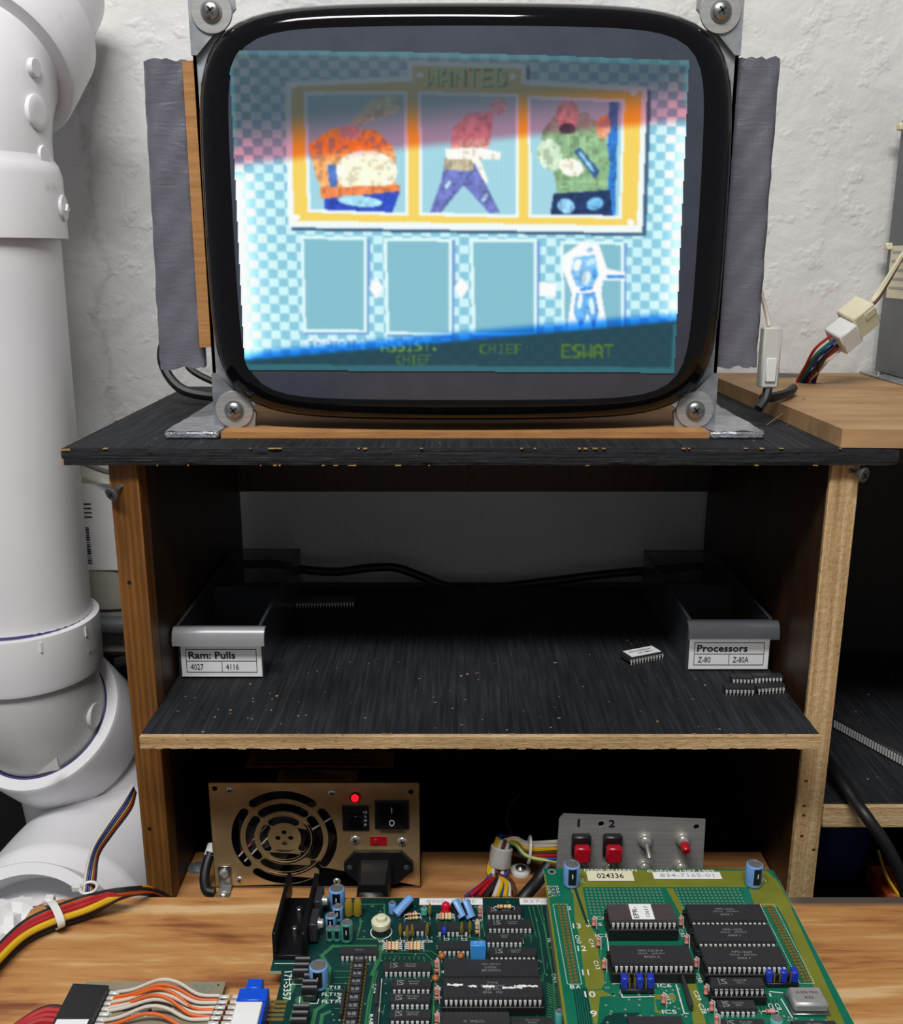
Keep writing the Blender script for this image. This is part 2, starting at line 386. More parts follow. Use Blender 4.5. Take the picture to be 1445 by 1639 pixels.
    M['pinkres'] = plain('pink_resistor', 'd98a84', .45, 0, .12); M['tanres'] = plain('tan_resistor', 'd8b88c', .45, 0, .12)
    M['resband'] = plain('resistor_band', 'b03a22', .45, 0, .2); M['skyblue'] = plain('sky_blue_plastic', '3d94dc', .35, 0, .1)
    M['navy'] = plain('navy_dip', '1d3aa8', .3, 0, .1); M['jumper'] = plain('blue_jumper', '1f37b0', .35, 0, .1)
    M['ivory'] = plain('ivory_plastic', 'd8d6b8', .4, 0, .08); M['bluecon'] = plain('blue_connector', '0d4fd0', .35, 0, .1)
    t = NT('lit_red_led'); M['led'] = t.set('e0101c', .2, 0, .6, **{'Emission Color': 'ff1020', 'Emission Strength': 1.6})
    M['leddome'] = plain('red_led_lens', 'd0102c', .12, 0, .05)
    M['silk'] = plain('silkscreen_white', 'd9dcd8', .6, 0, .1, 300); M['mark'] = plain('chip_marking', '8b8d90', .6, 0, .2, 500)
    M['ink'] = plain('black_ink', '17171c', .6, 0, .1); M['greyink'] = plain('faint_grey_ink', 'a9a9ab', .6, 0, .1)
    M['navyink'] = plain('marker_ink', '14162e', .5, 0, .1)
    # pcbs
    t = NT('dark_green_solder_mask'); b = t.noise(t.coord(world=True), 40, 4); M['pcb'] = t.set(t.ramp(b, [(.3, '0d3230'), (.7, '143c38')]), .3, 0, .5)
    t = NT('dark_green_trace'); b = t.noise(t.coord(world=True), 40, 4); M['trace'] = t.set(t.ramp(b, [(.3, '2c6746'), (.7, '38774f')]), .32, 0, .5)
    t = NT('teal_solder_mask'); b = t.noise(t.coord(world=True), 40, 4); M['pcb2'] = t.set(t.ramp(b, [(.3, '0c5f49'), (.7, '146c52')]), .3, 0, .5)
    t = NT('olive_copper_pour'); b = t.noise(t.coord(world=True), 60, 4); M['pour'] = t.set(t.ramp(b, [(.3, '6b7026'), (.7, '787c2e')]), .33, 0, .5)
    M['pad'] = plain('solder_pad', 'a9b8ac', .35, .5, .2, 500); M['pad2'] = plain('dim_solder_pad', '7fa592', .4, .3, .2, 500)
    M['edge'] = plain('pcb_fibreglass_edge', 'a9b89f', .5, 0, .2, 300); M['tanpcb'] = plain('bare_tan_pcb', '8d8672', .45, 0, .15, 90)
    # clear plastic drawer
    t = NT('clear_styrene'); t.set('c8d0d8', .08, 0, .5, **{'Transmission Weight': .0, 'Alpha': 1.0}); b = t.noise(t.coord(world=True), 30, 4)
    tr = t.n('ShaderNodeBsdfTransparent'); ms = t.n('ShaderNodeMixShader'); tr.inputs[0].default_value = (.86, .88, .9, 1)
    t.set('55585e', .12); ms.inputs[0].default_value = .36
    t.l(tr.outputs[0], ms.inputs[1]); t.l(t.b.outputs[0], ms.inputs[2])
    t.l(ms.outputs[0], t.t.nodes['Material Output'].inputs[0]); M['clear'] = t.m
    M['frostlip'] = plain('frosted_handle', 'a4a6aa', .2, 0, .05, Alpha=.6); M['clearlip'] = plain('clear_handle', '6a6d72', .1, 0, .05, Alpha=.4)
    t = NT('frosted_nylon'); t.set('dcdcd6', .35, 0, .5, **{'Transmission Weight': .35}); M['frost'] = t.m
    t = NT('cloudy_polyethylene'); b = t.noise(t.coord(world=True), 15, 3); M['jug'] = t.set(t.ramp(b, [(.3, 'b9b6a6'), (.7, 'c9c6b8')]), .4, 0, .4, **{'Transmission Weight': .15})
    # crt glass
    t = NT('black_crt_glass'); b = t.noise(t.coord(world=True), 300, 2); t.set(t.ramp(b, [(.3, '020204'), (.7, '060608')]), .07, 0, .4); M['crtglass'] = t.m
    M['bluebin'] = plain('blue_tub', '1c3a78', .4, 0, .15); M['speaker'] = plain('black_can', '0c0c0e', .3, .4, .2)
    M['brownlabel'] = plain('orange_brown_label', '7a4a1c', .7, 0, .3, 120); M['floor'] = plain('grey_concrete', '4b4947', .8, 0, .35, 12)
    M['blackpanel'] = plain('black_board', '0b0b0d', .6, 0, .2); M['conc'] = plain('grey_mortar', '8b8985', .85, 0, .4, 50)
mk()
# ================================================================== the setting
WY = 0.90                                  # plaster wall
FL = -EYE
# wall as a lumpy plaster surface
mb = MB(); NX, NZ = 120, 110
xs = np.linspace(-1.6, 1.6, NX); zs = np.linspace(FL, 1.3, NZ)
for j, z in enumerate(zs):
    for i, x in enumerate(xs):
        mb.v.append((x, WY + .0025 * math.sin(5.1 * x + 3 * z) * math.sin(7 * z - 2 * x), z))
for j in range(NZ - 1):
    for i in range(NX - 1): mb.f.append((j * NX + i, j * NX + i + 1, (j + 1) * NX + i + 1, (j + 1) * NX + i))
o = len(mb.v); mb.v += [(-1.6, WY + .1, FL), (1.6, WY + .1, FL), (1.6, WY + .1, 1.3), (-1.6, WY + .1, 1.3)]; mb.f.append((o, o + 1, o + 2, o + 3))
mb.build('wall_back', M['plaster'], recalc=False, kind='structure')
mb = MB().box((-1.6, -1.6, FL - .05), (1.6, WY, FL)); mb.build('floor', M['floor'], kind='structure')
# mortar ledge low on the wall between pipe and cabinet
mb = MB().box((-.75, .835, -.36), (-.225, WY + .004, -.318), .006); mb.build('trim_1', M['conc'], kind='structure')

MB().box((-1.2, .887, FL + .001), (-.2335, .896, -.362), .002).build('dark_backing', M['blackpanel'], None, label='black sheet added low on the wall to fill the darkness behind the drain pipes', cat='board')  # added black sheet, stands in for the darkness low behind the pipes
# ================================================================== work bench under everything
BZ = -.392                                 # top of the front plywood
tb = thing('workbench', (.3, .5, FL), 'long dark workbench carrying the shelf unit and the plywood sheet', 'workbench')
MB().box((-.232, -.15, -.53), (.95, .885, -.50), .003).build('bench_top', M['blackpanel'], tb)
for lx in (-.20, .92):
    for ly in (-.12, .86): MB().box((lx - .03, ly - .03, FL), (lx + .03, ly + .03, -.5301), .003).build('leg', M['walnut'], tb)
# front plywood sheet on battens
pl = thing('plywood_sheet', (.3, .2, BZ), 'figured reddish plywood sheet the circuit boards lie on', 'plywood')
xl, yb = -.2606, .531
poly = [(xl, -.14), (.94, -.14), (.94, yb), (-.24, yb), (xl + .004, yb - .006), (xl, yb - .012)]
MB().prism([(x, y, BZ - .016) for x, y in poly], (0, 0, .016)).build('sheet', M['bench'], pl)
for by in (.03, .47): MB().box((-.225, by, -.4999), (.93, by + .045, BZ - .0161), .002).build('batten', M['pine'], pl)

# ================================================================== shelf unit
FY = .60; XL, XR = -.1983, .2397; PT = .0185      # inner faces, panel thickness
TZ = -.1154; TB = -.1262; SZ = -.2946; SB = -.3032; SY = .559; SXL, SXR = XL + .0003, .2345
cab = thing('shelf_unit', (.02, .75, -.50), 'homemade open shelf unit with black shelf and raw plywood edges', 'shelf')
def rough_edge(mb, x0, x1, y, z0, z1, n, amp):
    """ragged saw-cut front strip: a row of small quads whose lower edge wanders"""
    for k in range(n):
        a = x0 + (x1 - x0) * k / n; b = x0 + (x1 - x0) * (k + 1) / n
        d = random.uniform(0, amp); mb.box((a, y, z0 - d), (b, y + .002, z1))
# left upright: brown front
MB().box((XL - PT, FY, -.4999), (XL, FY + .0165, TB - .0001), .0008).build('left_front_edge', M['stain'], cab, label='brown stained pine front edge with grain')
MB().box((XL - PT, FY + .0166, -.4999), (XL, .885, TB - .0001), .0005).build('left_side_panel', M['walnut'], cab)
# right upright: raw plywood edge
rp = MB().box((XR, FY, -.4999), (XR + PT, FY + .004, TB - .0001), .0006).build('right_front_edge', M['ply_v'], cab, label='raw tan plywood edge with saw marks')
MB().box((XR, FY + .0041, -.4999), (XR + PT, .885, TB - .0001), .0005).build('right_side_panel', M['walnut'], cab)
kn = MB()
for (px, py) in ((1290, 1250), (1286, 1305), (1283, 1338), (1302, 1360), (1207 + 80, 1290)):
    p = at(px, py, Y=FY); kn.box((p.x - .0012, FY - .0001, p.z - .0009), (p.x + .0012, FY + .0005, p.z + .0009))
kn.build('glue_spot', M['brnpvc'], rp, kind='stuff')
# middle shelf, its front sticking out past the uprights
mb = MB().box((SXL, SY + .0037, SB), (SXR, .846, SZ), .0006); sh = mb.build('middle_shelf', M['blackwood'], cab)
mb = MB().box((SXL, SY, SB), (SXR, SY + .0036, SZ - .0003), .0004); rough_edge(mb, SXL, SXR, SY + .0001, SB, SB + .002, 90, .0008)
mb.build('raw_front_edge', M['ply_h'], sh, label='raw tan plywood front edge with furry saw cut')
for xx in (SXL - .0001, SXR - .012): MB().box((xx, FY + .03, SB - .014), (xx + .012, .84, SB - .0001), .0005).build('shelf_cleat', M['walnut'], cab)
# sparse flecks of raw wood along the front corner and paint specks
mb = MB()
for k in range(20):
    x = random.uniform(SXL, SXR - .004); s_ = random.uniform(.0008, .003); mb.box((x, SY + .002, SZ - .0004), (x + s_, SY + .002 + s_ * .5, SZ + .0001))
for (px, py) in ((297, 1115), (312, 1117), (405, 1118), (405, 1123), (432, 1110), (443, 1114), (369, 1137), (369, 1142), (344, 1148), (434, 1137), (477, 1146), (490, 1145), (738, 1082), (748, 1079), (1052, 1155), (1128, 1097), (560, 1060), (590, 1062)):
    p = at(px, py, Z=SZ); s_ = random.uniform(.0004, .0009); mb.box((p.x - s_, p.y - s_, SZ - .0003), (p.x + s_, p.y + s_, SZ + .0003))
mb.build('paint_fleck', M['rawsplinter'], sh, kind='stuff')
# back cleat under the top, base plank, dark bottom
MB().box((XL + .0001, .872, -.211), (XR - .0001, .885, TB - .0001), .0005).build('back_cleat', M['walnut'], cab)
MB().box((XL + .0001, FY + .001, -.463), (XR - .0001, .660, -.446), .0008).build('base_plank', M['pine'], cab)
MB().box((XL + .0001, .6601, -.4999), (XR - .0001, .884, -.49), 0).build('bottom_board', M['blackpanel'], cab)
MB().box((XL + .0001, .874, -.4899), (XR - .0001, .884, SB - .0001), 0).build('back_board', M['blackpanel'], cab)
# top board
TY = .59
mb = MB().box((-.2416, TY + .0041, TB), (.2770, .884, TZ), .0006); top = mb.build('top_board', M['blackwood'], cab)
mb = MB()
NXe = 150; rows = 5
P = []
for j in range(rows + 1):
    for i in range(NXe + 1):
        x = -.2416 + .5186 * i / NXe; z = TB + (TZ - .0003 - TB) * j / rows
        P.append((x, TY + (random.uniform(0, .0016) if 0 < j < rows else .001 + random.uniform(0, .001)), z))
F = [(j * (NXe + 1) + i, j * (NXe + 1) + i + 1, (j + 1) * (NXe + 1) + i + 1, (j + 1) * (NXe + 1) + i) for j in range(rows) for i in range(NXe)]
mb.add(P, F); mb.box((-.2416, TY + .002, TB), (.2770, TY + .0041, TZ - .0002))
mb.build('torn_front_edge', M['blackedge'], top, recalc=False, label='black front edge with torn chipped grain')
mb = MB()
for k in range(34):
    x = -.24 + .51 * random.random(); s_ = random.uniform(.0006, .003) * (3 if random.random() < .12 else 1); hh = random.uniform(.0002, .0006)
    zz = (TZ - hh * .8) if random.random() < .55 else TB - hh * .3
    mb.box((x, TY - .0002, zz), (x + s_, TY + .0022, zz + hh))
mb.box((-.2418, TY + .0005, TZ - .0016), (-.236, TY + .004, TZ - .0004)); mb.box((-.2418, TY + .0005, TB), (-.2405, TY + .004, TB + .004))
for k in range(14):
    y = random.uniform(.6, .86); mb.box((-.2419, y, TZ - .0006), (-.2409, y + random.uniform(.001, .004), TZ + .0002))
mb.build('splinter', M['rawsplinter'], top, kind='stuff')
def wood_screw(mb_loc, d, label):
    p = Vector(mb_loc); d = Vector(d).normalized(); t = thing('wood_screw', p, label, 'screw')
    MB().lathe(p, d, [(.0012, -.012), (.0012, .006), (.0018, .0065), (.0048, .0105), (.0050, .0115), (.0044, .0122)], 16).build('screw_body', M['darkscrew'], t)
    mb = MB(); th = MB()
    u = d.cross(Vector((0, 0, 1))).normalized(); w_ = d.cross(u)
    for q in (u + w_, u - w_):
        q = q.normalized(); c = p + d * .01225; n_ = d.cross(q).normalized()
        mb.prism([c + q * .0027 + n_ * .0006, c - q * .0027 + n_ * .0006, c - q * .0027 - n_ * .0006, c + q * .0027 - n_ * .0006], d * .0002)
    mb.build('cross_recess', M['black'], t)
    for k in range(5): th.lathe(p + d * (-.0095 + k * .0026), d, [(.0013, 0), (.0019, .0008), (.0013, .0016)], 12)
    th.build('thread', M['darkscrew'], t, kind='stuff')
wood_screw(at(198, 776, Y=FY + .002), (-.45, -.85, -.35), 'dark cross-head screw poking out of the brown left upright')
wood_screw(at(1357, 752, Y=FY + .002), (.55, -.8, -.12), 'dark cross-head screw at the top of the raw right upright')
for (px, py) in ((207, 932), (239, 1290 + 36)):
    p = at(px, py, Y=FY)
    MB().lathe(p, (0, -1, 0), [(.0013, -.0002), (.0013, .0004), (.0007, .0004), (.0006, .0001)], 12).build('nail_hole', M['black'], cab)

# ================================================================== right-hand cabinet
rc = thing('side_cabinet', (.4, .75, -.50), 'dark side cabinet right of the shelf unit with one pale-edged shelf', 'cabinet')
x0 = XR + PT + .0006
MB().box((x0, .604, -.3868), (.70, .88, -.37), .0006).build('shelf_board', M['blackwood'], rc)
MB().box((x0, .60, -.3868), (.70, .6039, -.3702), .0006).build('shelf_edge', M['ply_h'], rc, label='raw pale plywood shelf edge')
MB().box((x0, .872, -.4999), (.70, .88, TB - .001)).build('back_board', M['blackpanel'], rc)
MB().box((.7001, .60, -.4999), (.718, .88, TB - .001)).build('side_board', M['blackpanel'], rc)
MB().box((.2775, .60, TB - .0005), (.718, .88, TZ - .0001)).build('top_rail', M['blackpanel'], rc)
# pale board lying over the black top
pb = thing('pale_wood_board', (.4, .74, TZ), 'pale bare wood board lying on the black top at the right', 'board')
c0 = at(1345, 717, Z=TZ); c1 = at(1150, 628, Z=TZ)
poly = [(c0.x, c0.y), (.62, c0.y - .018), (.62, .888), (c1.x - .012, .888), (c1.x, c1.y)]
MB().prism([(x, y, TZ + .0002) for x, y in poly], (0, 0, .0117)).build('board_face', M['birch'], pb)
mb = MB(); hx = at(1262, 607, Z=TZ + .0117)
mb.lathe((hx.x + .004, .868, TZ + .0117), (0, 0, 1), [(.017, 0), (.017, .0003)], 20); mb.build('cable_hole', M['black'], pb)
sl = MB(); a = at(1226, 682, Z=TZ); b = at(1263, 655, Z=TZ); sl.tube([(a.x, a.y, TZ + .0006), (b.x, b.y - .03, TZ + .013)], .0004, 5); sl.build('splinter', M['rawsplinter'], pb)
# ================================================================== CRT monitor
CX, CZ = .0088, .020                       # centre of the tube face (eye-relative)
HW, HH = .1645, .1245                      # half width / height of the glass
CY = .612                                  # y of the screen apex
def face_y(x, z):
    dx, dz = x - CX, z - CZ
    return CY + (dx * dx + dz * dz * 1.1) / (2 * .75)
def on_face(px, py, lift=0.0):
    y = CY
    for _ in range(5):
        p = at(px, py, Y=y); y = face_y(p.x, p.z) - lift
    return at(px, py, Y=y)
crt = thing('crt_monitor', (CX, .70, TZ + .0045), 'bare arcade picture tube monitor with lit screen on the black top', 'monitor')
def sup(a, hw, hh, e=5.2):
    c, s_ = math.cos(a), math.sin(a); k = (abs(c) ** e + abs(s_) ** e) ** (-1 / e); return hw * c * k, hh * s_ * k
N = 128
def frame_ring(hw, hh, lift, e=5.2, yfix=None):
    out = []
    for k in range(N):
        x, z = sup(2 * math.pi * k / N, hw, hh, e); x += CX; z += CZ
        out.append(Vector((x, (face_y(x, z) - lift) if yfix is None else yfix, z)))
    return out
# black glass rim: rises from the screen edge, rolls over and runs back
SW, SH = .1445, .1105
rings = [frame_ring(SW - .0008, SH - .0008, .0001, 8), frame_ring(SW + .0006, SH + .0006, .0008, 7.8), frame_ring(SW + .004, SH + .003, .0012, 7.2), frame_ring(SW + .0095, SH + .007, .0004, 6.7),
         frame_ring(HW - .0035, HH - .003, -.002, 6.3), frame_ring(HW - .0008, HH - .0008, -.006, 6.1), frame_ring(HW, HH, -.012, 6), frame_ring(HW + .001, HH + .001, -.02, 6)]
MB().loft(rings, False, False).build('glass_rim', M['crtglass'], crt, label='glossy black rounded rim of the tube')
# faceplate
rings = [frame_ring(SW * t, SH * t, 0, 8) for t in (1.002, .9, .75, .55, .35, .15, .02)]
t = NT('grey_phosphor_glass'); nz = t.noise(t.coord(world=True), 60, 4); t.set(t.ramp(nz, [(.3, '3c414c'), (.7, '424753')]), .16, 0, .5); M['phos'] = t.m
MB().loft(rings, False, True).build('faceplate', M['phos'], crt, label='grey glass faceplate')
# steel band, funnel, neck
rings = [frame_ring(HW + .0012, HH + .0012, -.0205), frame_ring(HW + .0022, HH + .0022, -.021), frame_ring(HW + .0022, HH + .0022, -.046), frame_ring(HW - .002, HH - .002, -.047)]
MB().loft(rings, False, False).build('tension_band', M['galv'], crt)
rings = [frame_ring(HW - .0005, HH - .0005, -.046), frame_ring(HW * .86, HH * .86, 0, 4, .705), frame_ring(HW * .55, HH * .6, 0, 2.6, .765), frame_ring(.04, .04, 0, 2, .80), frame_ring(.016, .016, 0, 2, .815), frame_ring(.0145, .0145, 0, 2, .868)]
MB().loft(rings, False, True).build('funnel', M['black'], crt)
MB().lathe((CX, .79, CZ), (0, 1, 0), [(.034, 0), (.042, .004), (.042, .022), (.03, .03)], 24).build('deflection_yoke', M['brnpvc'], crt)
# corner ears with washers and screws, steel uprights
UY = .648
for sx in (-1, 1):
    xo = CX + sx * .1675; xi = CX + sx * .147
    m = MB().box((xo, UY, TZ + .0052), (xi, UY + .0022, .175)); m.box((xo, UY, TZ + .0052), (xo - sx * .0022, UY + .05, .175))
    up = m.build('steel_upright', M['galv'], crt)
    for sz in (-1, 1):
        cx, cz = CX + sx * .1533, (.142 if sz > 0 else -.0995)
        poly = []
        z_in, z_out = cz - sz * .024, cz + sz * (.020 if sz > 0 else .0135)
        poly = [(xo, UY - .0042, z_out), (cx - sx * .0125, UY - .0042, z_out), (cx - sx * .014, UY - .0042, cz + sz * .002), (xo - sx * .0035, UY - .0042, z_in), (xo, UY - .0042, z_in)]
        ear = MB().prism(poly, (0, .004, 0)).build('corner_ear', M['galv'], crt)
        MB().lathe((cx, UY - .0043, cz), (0, -1, 0), [(.0125, 0), (.0127, .0006), (.0122, .0014), (.005, .0015)], 32).build('washer', M['alu'], ear)
        MB().lathe((cx, UY - .0058, cz), (0, -1, 0), [(.0064, 0), (.0064, .0009), (.0052, .001), (.0052, .0022), (.0042, .0032), (.001, .0037)], 20).build('screw', M['steel'], ear)
        m = MB()
        for a in (35, 125):
            q = Vector((math.cos(R(a)), 0, math.sin(R(a)))); n_ = Vector((-q.z, 0, q.x)); c = Vector((cx, UY - .0096, cz))
            m.prism([c + q * .0026 + n_ * .0006, c - q * .0026 + n_ * .0006, c - q * .0026 - n_ * .0006, c + q * .0026 - n_ * .0006], (0, .001, 0))
        m.build('screw_cross', M['ink'], ear)
# base sheet of cardboard and taped feet
m = MB().box((-.150, .624, TZ + .0002), (.168, .86, TZ + .0042)); m.build('base_sheet', M['card'], crt, label='brown cardboard sheet under the tube')
for sx, xa, xb in ((-1, -.1855, -.1515), (1, .168, .2025)):
    P = []; m = MB(); nx, ny = 8, 12
    y0, y1 = .6215, .76
    for j in range(ny + 1):
        for i in range(nx + 1):
            x = xa + (xb - xa) * i / nx; y = y0 + (y1 - y0) * j / ny
            P.append((x, y, TZ + .0052 + random.uniform(-.0006, .0006)))
    m.add(P, [(j * (nx + 1) + i, j * (nx + 1) + i + 1, (j + 1) * (nx + 1) + i + 1, (j + 1) * (nx + 1) + i) for j in range(ny) for i in range(nx)])
    m.box((xa - .0004, y0 - .0006, TZ + .0001), (xb + .0004, y1, TZ + .005), .0012)
    m.build('taped_foot', M['tape2'], crt, label='foot wrapped in bright silver tape')
# taped side panels, cardboard strip
def tape_panel(xa0, xb0, z1, xa1, xb1, z0, ncol, label):
    nz = 30; m = MB(); P = []; yb_ = .655
    for side in (0, 1):
        for j in range(nz + 1):
            t_ = j / nz; z = z1 + (z0 - z1) * t_
            for i in range(ncol + 1):
                x = (xa0 + (xa1 - xa0) * t_) + ((xb0 + (xb1 - xb0) * t_) - (xa0 + (xa1 - xa0) * t_)) * i / ncol
                edge = (i in (0, ncol)); jit = .0003 if edge else .0
                x += random.uniform(-jit, jit)
                y = yb_ + (.009 if side else 0) + (.0006 * math.sin(40 * t_ + i) if not side else 0) + (.002 if edge and not side else 0)
                zz = z + (random.uniform(-.0012, .0012) if j in (0, nz) else 0)
                P.append((x, y, zz))
    W = ncol + 1; H = nz + 1
    F = [(j * W + i, j * W + i + 1, (j + 1) * W + i + 1, (j + 1) * W + i) for j in range(nz) for i in range(ncol)]
    o_ = W * H; F += [tuple(o_ + q for q in f[::-1]) for f in F]
    for j in range(nz):
        F += [(j * W, (j + 1) * W, o_ + (j + 1) * W, o_ + j * W), (j * W + ncol, o_ + j * W + ncol, o_ + (j + 1) * W + ncol, (j + 1) * W + ncol)]
    for i in range(ncol):
        F += [(i, o_ + i, o_ + i + 1, i + 1), (nz * W + i, nz * W + i + 1, o_ + nz * W + i + 1, o_ + nz * W + i)]
    m.add(P, F); return m.build('taped_side_panel', M['tape'], crt, label=label, smooth=60)
tape_panel(-.1920, -.1651, .1175, -.1960, -.1662, -.0735, 9, 'grey duct-taped side strip left of the tube')
tape_panel(.1770, .2045, .1185, .1770, .2050, -.0725, 9, 'grey duct-taped side strip right of the tube')
m = MB().prism([(-.1660, .6500, .116), (-.1530, .6500, .116), (-.1545, .6500, -.0590), (-.1668, .6500, -.0590)], (0, .0028, 0)); m.build('cardboard_strip', M['card'], crt)

# ------------------------------------------------------------------ the lit picture on the tube
# drawn as a colour grid that lies on the curved glass; the tube shows two refresh bands
STEP = 1.7
gx = np.arange(362, 1108.1, STEP); gy = np.arange(74, 602, STEP)
XX, YY = np.meshgrid(gx, gy)
H_, W_ = XX.shape
img = np.zeros((H_, W_, 3)); A = np.zeros((H_, W_), bool)
def inpoly(pts):
    m = np.zeros((H_, W_), bool); n = len(pts); j = n - 1
    for i in range(n):
        xi, yi = pts[i]; xj, yj = pts[j]
        if yi != yj: m ^= ((yi > YY) != (yj > YY)) & (XX < (xj - xi) * (YY - yi) / (yj - yi) + xi)
        j = i
    return m
def C(h): return np.array([int(h[i:i + 2], 16) / 255 for i in (0, 2, 4)])
def fill(pts, c, keep=None):
    m = inpoly(pts)
    if keep is not None: m &= keep
    img[m] = C(c); return m
def ell(cx, cy, rx, ry, c, rot=0, keep=None):
    a = R(rot); dx, dy = XX - cx, YY - cy; u = dx * math.cos(a) + dy * math.sin(a); v = -dx * math.sin(a) + dy * math.cos(a)
    m = (u / rx) ** 2 + (v / ry) ** 2 < 1
    if keep is not None: m &= keep
    img[m] = C(c); return m
picture = inpoly([(365, 79), (640, 82), (860, 87), (1104, 96), (1080, 598), (391, 593)])
# checkerboard field
s_ = (YY - 74) / 525; lx = 365 + 27 * s_; rx = 1104 - 24 * s_
U = (XX - lx) / (rx - lx) * 46; V = (YY - 80 - 10 * (XX - 365) / 740) / 14.0
chk = ((np.floor(U) + np.floor(V)) % 2).astype(bool)
img[:] = C('83bcd0'); img[chk] = C('c4e6ee')
vig = (np.abs(XX - 735) > 330); img[vig & chk] = C('eaf6f8')
TM = np.full((H_, W_, 3), np.nan)
def bitmap(s, x0, y0, x1, y1, c, slope=0.0, shadow=None):
    F = {'W': '10001 10001 10001 10101 10101 11011 10001', 'A': '01110 11011 10001 10001 11111 10001 10001', 'N': '10001 11001 11101 10111 10011 10001 10001',
         'T': '11111 00100 00100 00100 00100 00100 00100', 'E': '11111 10000 10000 11110 10000 10000 11111', 'D': '11110 10011 10001 10001 10001 10011 11110',
         'S': '01111 11000 11000 01110 00011 00011 11110', 'C': '01111 11000 10000 10000 10000 11000 01111', 'P': '11110 10011 10011 11110 10000 10000 10000',
         'I': '01110 00100 00100 00100 00100 00100 01110', 'H': '10001 10001 10001 11111 10001 10001 10001', 'F': '11111 10000 10000 11110 10000 10000 10000', '.': '00000 00000 00000 00000 00000 01100 01100'}
    n = len(s); cw = (x1 - x0) / n
    for k, ch in enumerate(s):
        rows_ = F[ch].split()
        u = (XX - (x0 + k * cw)) / cw * 6.0; v = (YY - slope * (XX - x0) - y0) / (y1 - y0) * 7
        ok = (u >= 0) & (u < 5.0) & (v >= 0) & (v < 7); bm_ = np.array([[q == '1' for q in r_] for r_ in rows_])
        ui = np.clip(u.astype(int), 0, 4); vi = np.clip(v.astype(int), 0, 6); m = ok & bm_[vi, ui]; img[m] = C(c); TM[m] = C(c)
# lower cards
for (a, b, t0, t1) in ((481, 588, 378, 533), (614, 724, 381, 537), (752, 860, 382, 538), (896, 999, 386, 541)):
    fill([(a + 3, t0 + 3), (b + 4, t0 + 4), (b + 3, t1 + 3), (a + 6, t1 + 2)], '6f94c8'); fill([(a, t0), (b, t0 + 1), (b - 1, t1), (a + 4, t1 - 1)], 'd8f0f4')
    fill([(a + 5, t0 + 5), (b - 5, t0 + 6), (b - 6, t1 - 5), (a + 9, t1 - 6)], '7eb3c2')
for cx in (602, 738): fill([(cx, 443), (cx + 12, 461), (cx, 479), (cx - 12, 461)], 'ffffff')
fill([(862, 452), (890, 452), (890, 474), (862, 474)], 'ffffff')
# plain generic armoured figure in the fourth card: a simple white-blue silhouette
k4 = inpoly([(896, 384), (1004, 384), (1004, 540), (896, 540)])
for (pts, c) in (([(902, 408), (925, 392), (958, 390), (972, 430), (1000, 436), (1000, 450), (965, 448), (962, 470), (975, 540), (905, 540), (915, 470), (900, 430)], 'ffffff'),
                 ([(918, 412), (952, 408), (958, 440), (946, 462), (922, 458), (914, 436)], '7db8ea'), ([(922, 470), (952, 468), (958, 500), (950, 528), (940, 500), (930, 528), (918, 500)], '5fa3e2')): fill(pts, c, k4)
ell(936, 397, 13, 9, 'f2faff', keep=k4); ell(944, 400, 6, 4, 'a8d0f2', keep=k4)
for (cx, cy, rx_, ry_, c_, ro) in ((924, 424, 6, 10, 'e8f4ff', 20), (945, 419, 8, 5, 'bcdcf8', -30), (938, 444, 7, 12, 'd4eaff', 10), (928, 482, 4, 13, 'e4f2ff', 8), (947, 490, 4, 14, 'd0e8ff', -6), (938, 462, 11, 3, '3f8ad8', -8), (952, 438, 4, 8, '4a94dc', 0)): ell(cx, cy, rx_, ry_, c_, ro, k4)
ell(985, 443, 16, 3, '3f8ad8', keep=k4)
# captions
bitmap('CAPTAIN', 490, 544.5, 585, 561.5, '6aa4d8'); bitmap('ASSIST.', 611, 547.5, 705, 564.5, '6aa4d8', -.02); bitmap('CAPTAIN', 489, 543, 584, 560, 'ffffff'); bitmap('ASSIST.', 610, 546, 704, 563, 'ffffff', -.02)
bitmap('CHIEF', 634, 568, 692, 583, 'b9c8a0'); bitmap('CHIEF', 768, 551, 838, 566, 'b9c8a0'); bitmap('ESWAT', 899, 551, 984, 573, 'c8c86a')
# board with three windows
body = [(456, 131), (653, 122), (652, 97), (842, 103), (842, 127), (1036, 139), (1028, 373), (461, 364)]
fill([(x + 6, y + 5) for x, y in body], '3b5a78'); fill(body, 'e8f4f2')
fill([(466, 139), (661, 130), (660, 105), (834, 110), (834, 136), (1027, 147), (1019, 361), (470, 353)], 'ecc85c')
win = [[(486, 147), (652, 146), (654, 346), (492, 340)], [(669, 146), (831, 150), (830, 349), (671, 345)], [(844, 153), (1000, 159), (995, 350), (846, 348)]]
for q in win:
    cxm = sum(p[0] for p in q) / 4; cym = sum(p[1] for p in q) / 4
    fill(q, 'e4f2f2'); fill([(cxm + (x - cxm) * .935, cym + (y - cym) * .945) for x, y in q], '9cc9d6')
K = [inpoly([(sum(p[0] for p in q) / 4 + (x - sum(p[0] for p in q) / 4) * .935, sum(p[1] for p in q) / 4 + (y - sum(p[1] for p in q) / 4) * .945) for x, y in q]) for q in win]
for (x, y) in ((470, 136), (1014, 148), (474, 348), (1009, 356), (672, 120), (820, 123)): ell(x, y, 6, 5, 'f4faf6')
bitmap('WANTED', 684, 110, 816, 140, '6a6020'); bitmap('WANTED', 682, 107, 814, 137, 'b4ec7a')
